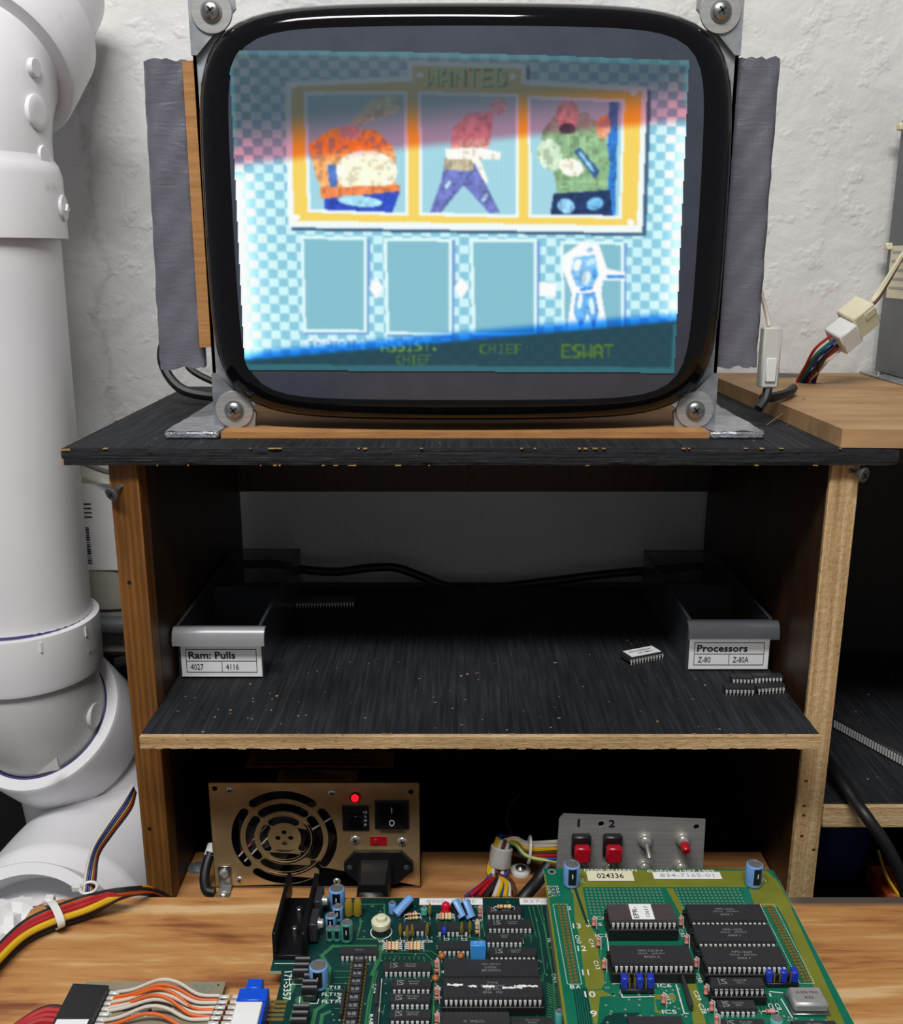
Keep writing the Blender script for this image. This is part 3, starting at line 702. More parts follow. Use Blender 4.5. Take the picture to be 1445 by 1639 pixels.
# three plain generic figures (stand-ins of the same size and colours)
k = K[0]
ell(612, 172, 30, 17, 'd9d6a0', -15, k); ell(585, 188, 22, 10, 'd2cf9c', -20, k)
fill([(494, 232), (530, 206), (600, 208), (632, 240), (634, 300), (520, 312), (505, 280)], 'f0a468', k); ell(560, 212, 18, 12, 'e2907a', 0, k)
ell(586, 275, 50, 34, 'fff0d0', 0, k); fill([(512, 300), (640, 296), (640, 312), (514, 318)], 'e8804c', k)
fill([(520, 318), (640, 306), (626, 345), (518, 345)], '2b46b4', k); ell(576, 322, 36, 9, '9fd0e8', 5, k); fill([(524, 264), (538, 264), (540, 300), (528, 300)], '4a6cb4', k)
k = K[1]
ell(798, 170, 13, 13, 'd8a49c', 0, k); fill([(720, 250), (724, 205), (748, 182), (790, 178), (784, 230), (770, 255)], 'cf8f86', k)
fill([(712, 238), (770, 236), (802, 244), (800, 256), (768, 254), (782, 292), (770, 296), (750, 258), (715, 258)], 'fff2e0', k)
fill([(712, 258), (760, 262), (800, 340), (784, 342), (742, 296), (704, 342), (688, 340), (706, 290)], '6a72b6', k); fill([(712, 254), (756, 256), (758, 274), (712, 272)], 'b4a68c', k)
for (x, y) in ((716, 296), (776, 316)): ell(x, y, 8, 3, 'b8d8e8', -55, k)
k = K[2]
fill([(975, 155), (990, 155), (984, 348), (968, 348)], '2f74c4', k)
fill([(868, 210), (886, 186), (938, 180), (968, 206), (976, 260), (972, 306), (892, 312), (884, 262), (862, 250)], '88ac80', k)
ell(880, 248, 20, 26, 'c8dcc0', -20, k); ell(908, 184, 18, 24, 'd89a86', 0, k); ell(908, 206, 13, 9, '4a3a3c', 0, k)
ell(914, 268, 20, 14, 'fff0dc', 20, k); ell(966, 204, 11, 20, 'dc9a78', 10, k)
fill([(918, 242), (928, 236), (960, 274), (952, 286)], '35598c', k); fill([(924, 244), (930, 242), (952, 272), (948, 276)], '8fc0e0', k)
fill([(886, 310), (976, 304), (980, 348), (880, 348)], '1f3560', k); ell(906, 330, 14, 12, '8fc4ea', 20, k); ell(952, 326, 14, 10, '6fb0e0', -20, k)
# refresh bands
d1 = YY - (272 - (XX - 365) * 72 / 738)          # >0 below the upper band edge
d2 = YY - (578 - (XX - 393) * 63 / 690)          # >0 below the lower band edge
# blocky shading inside the figures, as low-resolution sprites have
bx_ = (np.floor((XX - 360) / 5.2).astype(int), np.floor((YY - 70) / 4.2).astype(int)); rs = np.random.RandomState(4).rand(400, 400)
rs = (rs + np.roll(rs, 1, 0) + np.roll(rs, 1, 1) + np.roll(rs, 2, 0)) / 4; blk = rs[bx_[1] % 400, bx_[0] % 400]
tone = np.where(blk < .38, .84, np.where(blk > .63, 1.12, 1.0))
for kk in K:
    bgc = C('9cc9d6'); fig = kk & (np.abs(img - bgc).sum(2) > .02); img[fig] = np.clip(img[fig] * tone[fig][:, None], 0, 1)
fig = k4 & (XX > 903) & (XX < 992) & (YY > 394) & (np.abs(img - C('7eb3c2')).sum(2) > .1) & (img[..., 0] < .9); img[fig] = np.clip(img[fig] * tone[fig][:, None], 0, 1)
lum = img.mean(2, keepdims=True)
flat = img * .72 + lum * .28
dark = flat * np.array([.30, .31, .31]) + np.array([.07, .10, .135])
isy = ((img[..., 0] > .85) & (img[..., 2] < .5) & (img[..., 1] > .6))[..., None]
mid = np.where(isy, img * np.array([1.0, .62, .3]), np.clip(flat * np.array([.86, .56, .58]) + np.array([.06, .05, .11]), 0, 1))
brt = np.clip(img * np.array([1.04, 1.06, 1.06]) + .02, 0, 1.0)
def sm(x, a, b): t_ = np.clip((x - a) / (b - a), 0, 1); return (t_ * t_ * (3 - 2 * t_))[..., None]
out = dark * (1 - sm(d1, -88, -12)) + mid * sm(d1, -88, -12)
out = out * (1 - sm(d1, -18, 2)) + brt * sm(d1, -18, 2)
low = np.ones_like(img) * np.array([.135, .285, .335]) + (chk[..., None] - .5) * .012; tm = ~np.isnan(TM[..., 0]); low[tm] = TM[tm] * np.array([.42, .52, .22]) + np.array([.03, .08, .08])
blue = np.clip(img * np.array([.12, .5, .9]) + np.array([0, .08, .12]), 0, 1)
out = out * (1 - sm(d2, -22, -6)) + blue * sm(d2, -22, -6)
out = out * (1 - sm(d2, -6, 3)) + low * sm(d2, -6, 3)
glow = (np.exp(-np.abs(XX - lx - 6) / 16) + .7 * np.exp(-np.abs(XX - rx + 6) / 12))[..., None] * sm(d1, 0, 20) * (1 - sm(d2, -10, 0))
out = np.clip(out + glow * .5, 0, 1)
edge = (inpoly([(365, 79), (640, 82), (860, 87), (1104, 96), (1080, 598), (391, 593)]) & ~inpoly([(372, 87), (640, 91), (860, 96), (1097, 105), (1074, 588), (398, 583)]))
dk = edge & ((d1 < -30) | (d2 > 4)); out[dk] = out[dk] * .6 + np.array([.12, .25, .26])
for _ in range(2):
    p_ = np.pad(out, ((1, 1), (1, 1), (0, 0)), 'edge'); out = (p_[1:-1, 1:-1] * 2 + p_[:-2, 1:-1] + p_[2:, 1:-1] + p_[1:-1, :-2] + p_[1:-1, 2:]) / 6
lin = np.where(out <= .04045, out / 12.92, ((out + .055) / 1.055) ** 2.4)
m = MB(); ids = -np.ones((H_, W_), int)
pad_ = picture
for j in range(H_):
    for i in range(W_):
        if pad_[j, i]: ids[j, i] = len(m.v); m.v.append(on_face(gx[i], gy[j], .0005))
for j in range(H_ - 1):
    for i in range(W_ - 1):
        q = (ids[j, i], ids[j + 1, i], ids[j + 1, i + 1], ids[j, i + 1])
        if min(q) >= 0: m.f.append(q)
t = NT('lit_crt_picture'); at_ = t.n('ShaderNodeAttribute', attribute_name='Pixel')
strp = t.wave(t.coord((1, 1, 1), world=True), 390, 0, 0, 1, 'X'); sc_ = t.ramp(strp, [(.1, .84), (.8, 1.0)])
em = t.mix(at_.outputs['Color'], sc_, .55, 'MULTIPLY'); t.set('0a0b0d', .3, 0, .3); t.l(em, t.b.inputs['Emission Color']); t.b.inputs['Emission Strength'].default_value = 1.0
me = m.mesh('lit_picture', (CX, CY, CZ), recalc=False, smooth=60)
ca = me.color_attributes.new('Pixel', 'FLOAT_COLOR', 'POINT'); buf = np.ones((len(m.v), 4), np.float32); buf[:, :3] = lin[pad_]; ca.data.foreach_set('color', buf.ravel())
link('lit_picture', me, t.m, crt, (CX, CY, CZ), label='glowing game picture with three framed panels over a blue checkerboard')
# ================================================================== drain pipes on the left
PX, PY = -.354, .75
def bend(S, d0, d1, r, n=10):
    """arc of points from S leaving along d0 and ending along d1, bend radius r"""
    d0 = Vector(d0).normalized(); d1 = Vector(d1).normalized(); ax = d0.cross(d1).normalized(); ang = d0.angle(d1)
    c = Vector(S) + ax.cross(d0) * r; v = Vector(S) - c
    return [c + Matrix.Rotation(ang * k / n, 3, ax) @ v for k in range(n + 1)]
def boss(mb, p, n, r, h=.0016, seg=20):
    n = Vector(n).normalized(); mb.lathe(Vector(p) - n * .002, n, [(r, 0), (r, h + .0014), (r * .93, h + .002), (r * .5, h + .0021)], seg)
def around(ang, z, r): return Vector((PX + r * math.sin(R(ang)), PY - r * math.cos(R(ang)), z)), Vector((math.sin(R(ang)), -math.cos(R(ang)), 0))
dp = thing('drain_pipe', (PX, PY, -.45), 'thick white plastic drain pipe running down the wall beside the monitor', 'pipe')
MB().cyl((PX, PY, -.33), (PX + .006, PY, .05), .0545, n=64, cap0=False, cap1=False).build('straight_pipe', M['pvc'], dp)
PX += .006
# upper elbow: socket below, body, bend back to the wall, big hub
ue = MB().lathe((PX, PY, .012), (0, 0, 1), [(.0548, 0), (.0595, .0), (.0595, .044), (.0575, .052), (.0545, .056), (.0542, .075)], 64, False, False).build('elbow_socket', M['pvc'], dp)
m = MB(); d1 = Vector((.10, .74, .66)).normalized(); pts = bend((PX, PY, .075), (0, 0, 1), d1, .085, 14); m.tube([(PX, PY, .07)] + pts + [pts[-1] + d1 * .02], .0545, 64, False)
for ang, z, r in ((82, .128, .0065), (80, .098, .0125), (82, .070, .0065)):
    p, n_ = around(ang, z, .0545); boss(m, p, n_, r)
m.build('elbow_body', M['pvc'], dp)
m = MB(); p, n_ = around(96, .034, .0595); boss(m, p, n_, .0095)
u_ = Vector((math.cos(R(96)), math.sin(R(96)), 0)); m.prism([p + n_ * .002 + u_ * -.004 + Vector((0, 0, -.002)), p + n_ * .002 + Vector((0, 0, .003)), p + n_ * .002 + u_ * .004 + Vector((0, 0, -.002))], n_ * .002)
m.build('molded_mark', M['pvc'], ue)
m = MB(); text(m, 'NSF  DWV', around(80, .048, .0602)[0], .018, .0042, (math.cos(R(80)), math.sin(R(80)), 0), (0, 0, 1)); m.build('molded_lettering', M['pvc2'], ue)
e = pts[-1]
MB().lathe(e - d1 * .004, d1, [(.0545, 0), (.0645, 0), (.066, .003), (.066, .052), (.0545, .054)], 64, False, False).build('elbow_hub', M['pvc'], dp)
MB().lathe(e + d1 * .05, d1, [(.0558, 0), (.0558, .012), (.0548, .0125)], 48, False, False).build('primer_ring', M['primer'], dp)
MB().cyl(e + d1 * .05, e + d1 * .11, .0545, n=48).build('branch_pipe', M['pvc'], dp)
PX -= .006
# coupling on the lower end
cp = MB().lathe((PX, PY, -.333), (0, 0, 1), [(.0545, -.001), (.0595, 0), (.0605, .004), (.0612, .044), (.061, .0465), (.0548, .0465)], 64, False, False).build('coupling', M['pvc'], dp)
for ang in (-2, 36, 74):
    m = MB(); p, n_ = around(ang, -.2935, .0612); u_ = Vector((n_.y * -1, n_.x, 0)); m.prism([p - u_ * .0008 + Vector((0, 0, -.004)), p + u_ * .0008 + Vector((0, 0, -.004)), p + u_ * .0008 + Vector((0, 0, .004)), p - u_ * .0008 + Vector((0, 0, .004))], n_ * .0008); m.build('molded_tick', M['pvc'], cp)
m = MB()
for k, ch in enumerate('MADE IN'):
    if ch == ' ': continue
    ang = 76 + k * 4.6; p, n_ = around(ang, -.3105, .0618); text(m, ch, p, .0032, .0052, (math.cos(R(ang)), math.sin(R(ang)), 0), (0, 0, 1), .03)
m.build('molded_lettering', M['pvc2'], cp)
MB().lathe((PX, PY, -.286), (0, 0, 1), [(.0549, 0), (.0553, .0001), (.0549, .0022)], 48, False, False).build('primer_ring', M['primer'], dp)
# lower elbow bending back under the coupling
d2 = Vector((.10, .68, -.72)).normalized(); pts = bend((PX, PY, -.337), (0, 0, -1), d2, .075, 14)
m = MB(); m.tube([(PX, PY, -.33)] + pts + [pts[-1] + d2 * .03], .0552, 64, False)
p, n_ = around(84, -.3725, .055); boss(m, p, n_, .0105)
p, n_ = around(34, -.395, .057); m.prism([p + Vector((-.008, -.007, -.0045)), p + Vector((.007, .002, -.0055)), p + Vector((.006, .002, .0055))], (0, -.003, .001))
m.build('lower_elbow', M['pvc2'], dp)
h0 = pts[-1] - d2 * .012
MB().lathe(h0, d2, [(.0575, 0), (.0665, 0), (.068, .003), (.068, .055), (.057, .06), (.0552, .06)], 64, False, False).build('lower_hub', M['pvc'], dp)
MB().lathe(h0, d2, [(.0578, .0006), (.0555, .0006)], 64, False, False).build('primer_ring', M['primer'], dp)
# the cleanout fitting below, its open hub to the front
co = dp
e2 = h0 + d2 * .062
pth = spline([e2, e2 + d2 * .02, (-.320, .812, -.522), (-.312, .775, -.534), (-.318, .73, -.535), (-.320, .68, -.533), (-.3185, .645, -.528)], 6)
m = MB(); m.tube(pth, [0.056 + (.022 * min(1, max(0, (k - 4) / 10)) if k < len(pth) - 6 else .022 - .0025 * (k - len(pth) + 6)) for k in range(len(pth))], 56, False)
p = Vector((-.313, .705, -.5285)); m.box(p + Vector((.012, -.0006, .0605)), p + Vector((.0132, .03, .063))); m.box(p + Vector((-.002, .018, .061)), p + Vector((-.0005, .034, .063)))
m.build('cleanout_bend', M['pvc'], co)
dn = Vector((.08, -.76, .60)).normalized(); hb = Vector((-.316, .60, -.498)) - dn * .0455
MB().lathe(hb, dn, [(.060, 0), (.0685, .003), (.0695, .006), (.0695, .044), (.069, .0455), (.0605, .0455), (.0595, .012), (.002, .010)], 64, False, True).build('cleanout_hub', M['pvc'], co, label='open hub of the lowest bend facing out')
# crumpled paper tucked in front
m = MB(); P = []; c = at(22, 1490, Y=.575); random.seed(3)
ico = bmesh.new(); bmesh.ops.create_icosphere(ico, subdivisions=3, radius=.026)
for v in ico.verts: P.append(c + v.co * random.uniform(.75, 1.1) + Vector((-.004, 0, -.004)))
F = [tuple(v.index for v in f.verts) for f in ico.faces]; ico.free()
m.add(P, F).build('crumpled_tissue', M['paper'], None, smooth=10, label='crumpled white tissue lying in the pipe hub at lower left', cat='tissue')
random.seed(11)
# bottle, conduit, cable behind the pipe
bt = thing('plastic_jug', (-0.3370, .855, -.318), 'cloudy white plastic bottle with paper label between pipe and shelf unit', 'bottle')
rg = []
for hw_, hd, z in ((.026, .018, -.3178), (.032, .023, -.314), (.034, .025, -.305), (.034, .025, -.21), (.0335, .0245, -.20), (.022, .016, -.188), (.012, .012, -.183), (.012, .012, -.176)):
    rg.append([Vector((-0.3275 + (.0 if False else 0) + hw_ * math.copysign(abs(math.cos(a)) ** .5, math.cos(a)), .862 + hd * math.copysign(abs(math.sin(a)) ** .5, math.sin(a)), z)) for a in [2 * math.pi * k / 32 for k in range(32)]])
MB().loft(rg).build('bottle_body', M['jug'], bt)
MB().lathe((-0.3275, .862, -.176), (0, 0, 1), [(.0145, 0), (.0145, .013), (.013, .015)], 24).build('cap', M['white'], bt)
lb = MB().box((-0.3580, .8355, -.275), (-0.3000, .8362, -.195)).build('paper_label', M['paper'], bt)
m = MB(); 
text(m, 'Fo', (-0.3390, .8354, -.204), .012, .007, (1, 0, 0), (0, 0, 1), .03)
for k in range(16): 
    zz = -.236 - k * .0022; m.box((-0.3450, .8351, zz), (-0.3240, .8354, zz + random.choice((.0006, .0011, .0015))))
for k in range(4): m.box((-0.3460, .8351, -.214 - k * .004), (-0.3200, .8354, -.2128 - k * .004))
m.build('label_print', M['ink'], lb)
MB().cyl((-.70, .826, -.325), (-.222, .826, -.3245), .0085, n=20).build('conduit_pipe', M['case'], None, label='thin grey metal conduit running level behind the drain pipe', cat='conduit')
MB().tube(spline([(-.34, .83, -.165), (-.30, .82, -.180), (-.25, .81, -.186), (-.222, .80, -.187)], 8), .0024, 8).build('grey_cord', M['case'], None, label='thin grey cord looping behind the left upright', cat='cord')
MB().tube(spline([(-.30, .806, -.352), (-.26, .806, -.343), (-.225, .806, -.337)], 8), .0045, 8).build('black_cord', M['rubber'], None, label='short black cable behind the left upright', cat='cable')

# ================================================================== cables behind the monitor, right side devices
for k, (pts_, r) in enumerate(((((-.170, .80, -.03), (-.212, .79, -.045), (-.229, .775, -.075), (-.214, .765, -.101), (-.18, .765, -.1085), (-.165, .77, -.1095)), .004),
                 (((-.172, .81, -.02), (-.20, .80, -.055), (-.214, .79, -.085), (-.18, .785, -.104), (-.165, .785, -.109)), .0028),
                 (((-.168, .80, -.05), (-.172, .79, -.07), (-.174, .785, -.09), (-.170, .78, -.104), (-.165, .78, -.108)), .0025))):
    MB().tube(spline(pts_, 8), r, 8).build('monitor_cable', M['rubber'], None, label=['thick black cable looping behind the left taped strip', 'thin black cable inside the loop behind the left taped strip', 'short black cable hanging beside the left steel upright'][k], cat='cable', group='cables behind the monitor')
MB().tube(spline([(-.218, .80, -.110), (-.20, .785, -.1115), (-.185, .775, -.104), (-.16, .772, -.1005), (-.12, .775, -.1035)], 8), .0022, 8).build('white_wire', M['whipvc'], None, label='thin off-white wire tied to the cables left of the monitor', cat='wire')
# grey steel chassis
gx0 = at(1397, 600, Z=TZ + .0119)
ch = thing('steel_chassis', (.43, .84, TZ + .0119), 'grey sheet steel chassis box standing on the pale board', 'chassis')
cz = TZ + .0122; x0 = .3835
MB().box((x0, .70, cz + .0018), (.60, .885, .112), .001).build('case', M['case'], ch)
MB().box((x0 - .014, .70, cz), (x0 + .01, .884, cz + .0016), .0004).build('foot_flange', M['galv'], ch)
for zz in (.102, .0045): MB().box((x0 - .006, .874, zz), (x0 - .0001, .8815, zz + .006), .001).build('lacing_cord', M['cream'], ch)
lb = MB().box((x0 - .0008, .82, .008), (x0 - .0001, .876, -.036)).build('rating_label', M['creamlabel'], ch)
for k in range(5): MB().box((x0 - .0012, .825, .002 - k * .0075), (x0 - .0009, .872, .0038 - k * .0075)).build('label_print', M['greyink'], lb)
MB().lathe((x0 - .006, .862, cz + .0017), (0, 0, 1), [(.0035, 0), (.003, .002), (.001, .003)], 14).build('bolt', M['steel'], ch)
# nylon connector pair with coloured leads
pc = thing('wire_connector', at(1362, 530, Y=.80), 'pair of white and cream nylon connectors on coloured wires beside the steel chassis', 'connector')
def obox(name, c, ax, up, l, w_, h, mat, parent, ch_=.0012, **kw):
    ax = Vector(ax).normalized(); up = Vector(up); up = (up - ax * up.dot(ax)).normalized(); sd = up.cross(ax)
    Mx = Matrix(((ax.x, sd.x, up.x, c[0]), (ax.y, sd.y, up.y, c[1]), (ax.z, sd.z, up.z, c[2]), (0, 0, 0, 1)))
    return MB().box((-l / 2, -w_ / 2, -h / 2), (l / 2, w_ / 2, h / 2), ch_, Mx).build(name, mat, parent, **kw)
axc = (.75, .1, .62)
q = at(1350, 537, Y=.79); obox('plug_housing', q, axc, (-.5, -.4, .6), .017, .020, .020, M['nylon'], pc)
q2 = at(1374, 508, Y=.795); cr = obox('socket_housing', q2, axc, (-.5, -.4, .6), .021, .021, .023, M['cream'], pc)
q3 = q2 + Vector((.004, -.010, .004)); obox('latch', q3, axc, (-.5, -.4, .6), .012, .004, .008, M['cream'], cr)
for k, (c_, dx, dz) in enumerate((('redpvc', -.006, .006), ('grnpvc', -.004, .002), ('blupvc', .0, .004), ('ink', .003, .0), ('redpvc', .006, .0), ('whipvc', .007, -.004), ('blupvc', -.001, -.002), ('brnpvc', .003, -.005))):
    s0 = q + Vector((-.006 + dx, -.004 + .001 * k, -.006 + dz)); e0 = at(1290 + 4 * k, 617, Z=TZ + .0125) + Vector((0, .02, -.002))
    MB().tube(spline([s0, s0 + Vector((-.012, -.002, -.010)), (s0 + e0) / 2 + Vector((-.006, 0, -.004)), e0 + Vector((0, 0, .004)), e0], 6), .0013, 6).build('lead_wire', M[c_], pc)
for k, c_ in enumerate(('brnpvc', 'cream', 'cream')):
    s0 = q2 + Vector((.007, .002 * k, .008)); MB().tube(spline([s0, s0 + Vector((.008, .0, .008 + .002 * k)), (x0 - .0032, .845, .000 + .002 * k)], 6), .0013, 6).build('chassis_wire', M[c_], pc)
# frosted connector hanging right of the taped strip
fc = thing('frosted_connector', at(1232, 600, Y=.66), 'frosted white inline connector hanging behind the right taped strip', 'connector')
q = at(1231, 572, Y=.668); obox('shell', q, (0, 0, 1), (0, -1, 0), .041, .0125, .010, M['frost'], fc)
obox('inner_block', q + Vector((0, -.0056, -.008)), (0, 0, 1), (0, -1, 0), .016, .007, .002, M['nylon'], fc, .0005)
MB().tube(spline([q + Vector((-.002, 0, .021)), q + Vector((-.005, .004, .035)), q + Vector((-.012, .012, .06))], 6), .0016, 6).build('white_lead', M['whipvc'], fc)
MB().tube(spline([q + Vector((.001, 0, -.02)), q + Vector((-.002, -.004, -.028)), q + Vector((-.007, -.008, -.034))], 6), .0033, 8).build('black_plug', M['rubber'], fc)
MB().tube(spline([(.222, .69, -.0985), (.235, .70, -.0985), (.25, .72, -.0985), (.262, .745, -.0988)], 6), .0036, 8).build('black_cord', M['rubber'], None, label='black cord lying on the pale board behind the frosted connector', cat='cord')

# ================================================================== things on the middle shelf
def drawer(xc, w_, yf, depth, h, lines, label, lip):
    t = thing('parts_drawer', (xc, yf + depth / 2, SZ), label, 'drawer', 'clear parts drawers on the middle shelf')
    z0 = SZ + .0004; th = .0013; x0_, x1_ = xc - w_ / 2, xc + w_ / 2
    m = MB().box((x0_, yf, z0), (x1_, yf + depth, z0 + th)); m.box((x0_, yf, z0 + th), (x0_ + th, yf + depth, z0 + h)); m.box((x1_ - th, yf, z0 + th), (x1_, yf + depth, z0 + h))
    m.box((x0_ + th, yf, z0 + th), (x1_ - th, yf + th, z0 + h)); m.box((x0_ + th, yf + depth - th, z0 + th), (x1_ - th, yf + depth, z0 + h))
    m.build('tray', M['clear'], t)
    MB().box((x0_ + th, yf + depth * .55, z0 + th), (x1_ - th, yf + depth * .55 + th, z0 + h * .85)).build('divider', M['clear'], t)
    m = MB(); 
    for (a, b) in (((x0_, yf, 0), (x0_ + .0022, yf + depth, 0)), ((x1_ - .0022, yf, 0), (x1_, yf + depth, 0)), ((x0_, yf + depth - .0025, 0), (x1_, yf + depth, 0))):
        m.box((a[0], a[1], z0 + h), (b[0], b[1], z0 + h + .0014), .0004)
    m.build('rim', M['clear'], t)
    # rolled handle lip along the front
    prof = [(0, 0), (-.004, .0006), (-.0075, -.002), (-.0095, -.007), (-.0095, -.0115), (-.0080, -.0115), (-.0075, -.0075), (-.006, -.0035), (-.0035, -.001), (0, -.0016)]
    m = MB(); m.prism([(x0_ - .0012, yf + a, z0 + h + b) for a, b in prof], (w_ + .0042, 0, 0)); m.build('handle_lip', M[lip], t)
    cz_ = z0 + .0012; lh = h * .60
    pa = MB().box((x0_ + .002, yf - .0012, cz_), (x1_ - .001, yf - .0004, cz_ + lh)).build('paper_label', M['paper'], t)
    m = MB(); a, b = x0_ + .0055, x1_ - .0045; c_, d_ = cz_ + lh * .14, cz_ + lh * .90; mid_ = c_ + (d_ - c_) * .48; lw = .00035; y_ = yf - .0015
    for (p0, p1) in (((a, c_), (b, c_ + lw)), ((a, d_ - lw), (b, d_)), ((a, mid_), (b, mid_ + lw)), ((a, c_), (a + lw, d_)), ((b - lw, c_), (b, d_)), ((a + (b - a) * .5, c_), (a + (b - a) * .5 + lw, mid_))):
        m.box((p0[0], y_, p0[1]), (p1[0], y_ + .0002, p1[1]))
    fw = (b - a)
    text(m, lines[0], (a + fw * (.04 + lines[3] / 2), y_, (mid_ + d_) / 2), fw * lines[3], (d_ - mid_) * .58, (1, 0, 0), (0, 0, 1), .022)
    for s_, cx_ in ((lines[1], .06), (lines[2], .56)):
        ww = .045 * len(s_); text(m, s_, (a + fw * (cx_ + ww / 2), y_, (c_ + mid_) / 2), fw * ww, (mid_ - c_) * .52, (1, 0, 0), (0, 0, 1))
    m.build('label_print', M['ink'], pa)
dl = at(288.5, 1085, Z=SZ); dr = at(423, 1085, Z=SZ)
drawer((dl.x + dr.x) / 2, dr.x - dl.x, dl.y, .185, .0395, ('Ram: Pulls', '4027', '4116', .66), 'clear plastic parts drawer labelled Ram: Pulls', 'frostlip')
dl = at(1096, 1073, Z=SZ); dr = at(1229, 1073, Z=SZ)
drawer((dl.x + dr.x) / 2, dr.x - dl.x, dl.y, .17, .039, ('Processors', 'Z-80', 'Z-80A', .72), 'clear plastic parts drawer labelled Processors', 'clearlip')
# power cable along the wall behind the shelf
MB().tube(spline([at(x, y, Y=.858) for x, y in ((385, 902), (400, 903), (440, 903), (490, 912), (540, 915), (590, 909), (635, 909), (680, 925), (720, 939), (790, 940), (880, 930), (960, 920), (1050, 912), (1128, 906))], 8), .0042, 10).build('shelf_cable', M['rubber'], None, label='black power cable waving along the wall behind the middle shelf', cat='cable')

# ------------------------------------------------------------------ loose chips
_DIP = {}
def dip_mesh(n, W, cer=False):
    """body mesh and pin mesh of a dual in-line chip, length along X, centred, sitting on z=0"""
    key = (n, W, cer)
    if key in _DIP: return _DIP[key]
    L = n / 2 * .00254 + .0006; hw = W / 2; zb, zm, zt = .0008, .0024, .0042
    m = MB(); prof = [(-hw + .0004, zb), (-hw, zm), (-hw + .0004, zt), (hw - .0004, zt), (hw, zm), (hw - .0004, zb)]
    rg = [[Vector((sx * (L / 2 - (0 if 1 else 0)), y, z)) for y, z in prof] for sx in (-1, 1)]; m.loft(rg)
    # end notch dot
    m.lathe((-L / 2 + .0022, hw * .35, zt), (0, 0, 1), [(.0008, 0), (.0008, .00008)], 8)
    body = m.mesh('integrated_circuit', smooth=30)
    p = MB()
    for k in range(n // 2):
        x = (k - (n / 2 - 1) / 2) * .00254
        for sy in (-1, 1):
            y0_ = sy * hw; y1_ = sy * (hw + .0009)
            p.box((x - .0007, y0_, zm - .00015), (x + .0007, y1_, zm + .00015)); p.box((x - .0007, y1_ - sy * .0003, .0006), (x + .0007, y1_, zm + .00015)); p.box((x - .00028, y1_ - sy * .0003, -.0012), (x + .00028, y1_, .0006))
    pins = p.mesh('pins', smooth=0); _DIP[key] = (body, pins, L); return _DIP[key]
def loose_chip(name, p, n, W, rot, label, mat='chip', flip=False, group=None, lab=None):
    body, pins, L = dip_mesh(n, W); me = body.copy() if mat != 'chip' else body
    me.materials.clear() if mat != 'chip' else None
    o = link(name, me, M[mat], None, p, label=label, cat='chip', group=group); o.rotation_euler = rot
    c = link('pins', pins, M['tin'], None, (0, 0, 0), kind='stuff'); c.parent = o; c.location = (0, 0, 0)
    if lab:
        m = MB().box((-L / 2 + .003, -W / 2 + .0008, .00422), (L / 2 - .002, W / 2 - .0006, .0044)); ml = m.mesh('paper_label'); l_ = link('paper_label', ml, M['paper'], None); l_.parent = o; l_.location = (0, 0, 0)
        m = MB(); text(m, lab[0], (0, .0022, .00445), L * .62, .0022, bold=.02); text(m, lab[1], (.002, -.0016, .00445), L * .42, .0022, bold=.02); mi = m.mesh('label_print'); i_ = link('label_print', mi, M['ink'], None); i_.parent = l_; i_.location = (0, 0, 0)
    return o
p = at(1026, 1054, Z=SZ); loose_chip('processor_chip', (p.x, p.y, SZ + .0014), 24, .0135, (0, 0, R(24)), 'wide chip with white paper label lying alone on the middle shelf', lab=('PROCESSOR', 'CPU 4MHz'))
for (px, py, n, rz, rx, lb_) in ((1181, 1110, 16, -2, R(10), 'small black chip nearest the shelf front, left of its three neighbours'), (1230, 1107, 16, 8, 0, 'small black chip nearest the raw right upright on the shelf'),
                            (1192, 1093, 18, -2, 0, 'small black chip just under the Processors drawer label, left one'), (1226, 1093, 16, 2, R(-6), 'small black chip behind the one nearest the raw right upright')):
    p = at(px, py, Z=SZ); loose_chip('small_chip', (p.x, p.y, SZ + .0014 + (.0008 if rx else 0)), n if n != 18 else 16, .0064, (rx, 0, R(rz)), lb_, group='small loose chips beside the Processors drawer')
p = at(526, 955, Z=SZ); loose_chip('long_chip', (p.x, p.y - .02, SZ + .0013), 40, .0138, (0, 0, R(2)), 'long black chip lying in the dark at the back of the shelf')
# ================================================================== switching power supply
U0, V0, UY0 = -.1723, -.3598, .6145
psu = thing('power_supply', (U0 + .075, UY0 + .07, -.446), 'bare steel power supply with round fan grille and rocker switch', 'power supply')
def F_(u, v, d=0.0): return Vector((U0 + u / 1000, UY0 - d / 1000, V0 - v / 1000))      # u right, v down, d towards the viewer, mm
PSM = Matrix(((.001, 0, 0, U0), (0, 0, -.001, UY0 + .0008), (0, -.001 * -1, 0, V0 - .086), (0, 0, 0, 1)))   # local x,y in mm (y up), z towards viewer
fx, fy = 52.3, 86 - 44.8
holes = []
for a in (0, 90, 180, 270):
    holes += [arcslot(fx, fy, 31.5, 38.0, a, 37), arcslot(fx, fy, 21.5, 28.0, a, 37), arcslot(fx, fy, 12, 17.8, a, 34)]
holes += [circ(fx + 4.6 * math.cos(R(a)), fy + 4.6 * math.sin(R(a)), 1.9) for a in (0, 90, 180, 270)]
holes += [circ(4.8, 86 - 5.0, 1.9), circ(143.5, 86 - 7.6, 1.9)]
holes += [rrect(95.5, 86 - 37, 112.6, 86 - 19, .6), rrect(119, 86 - 35.4, 140.8, 86 - 15, .6), rrect(114.4, 86 - 49.8, 125.3, 86 - 44.2, .4)]
plate(rrect(.6, .6, 149.4, 85.4, 1.0), holes, .8, PSM).build('front_plate', M['psu'], psu, smooth=0)
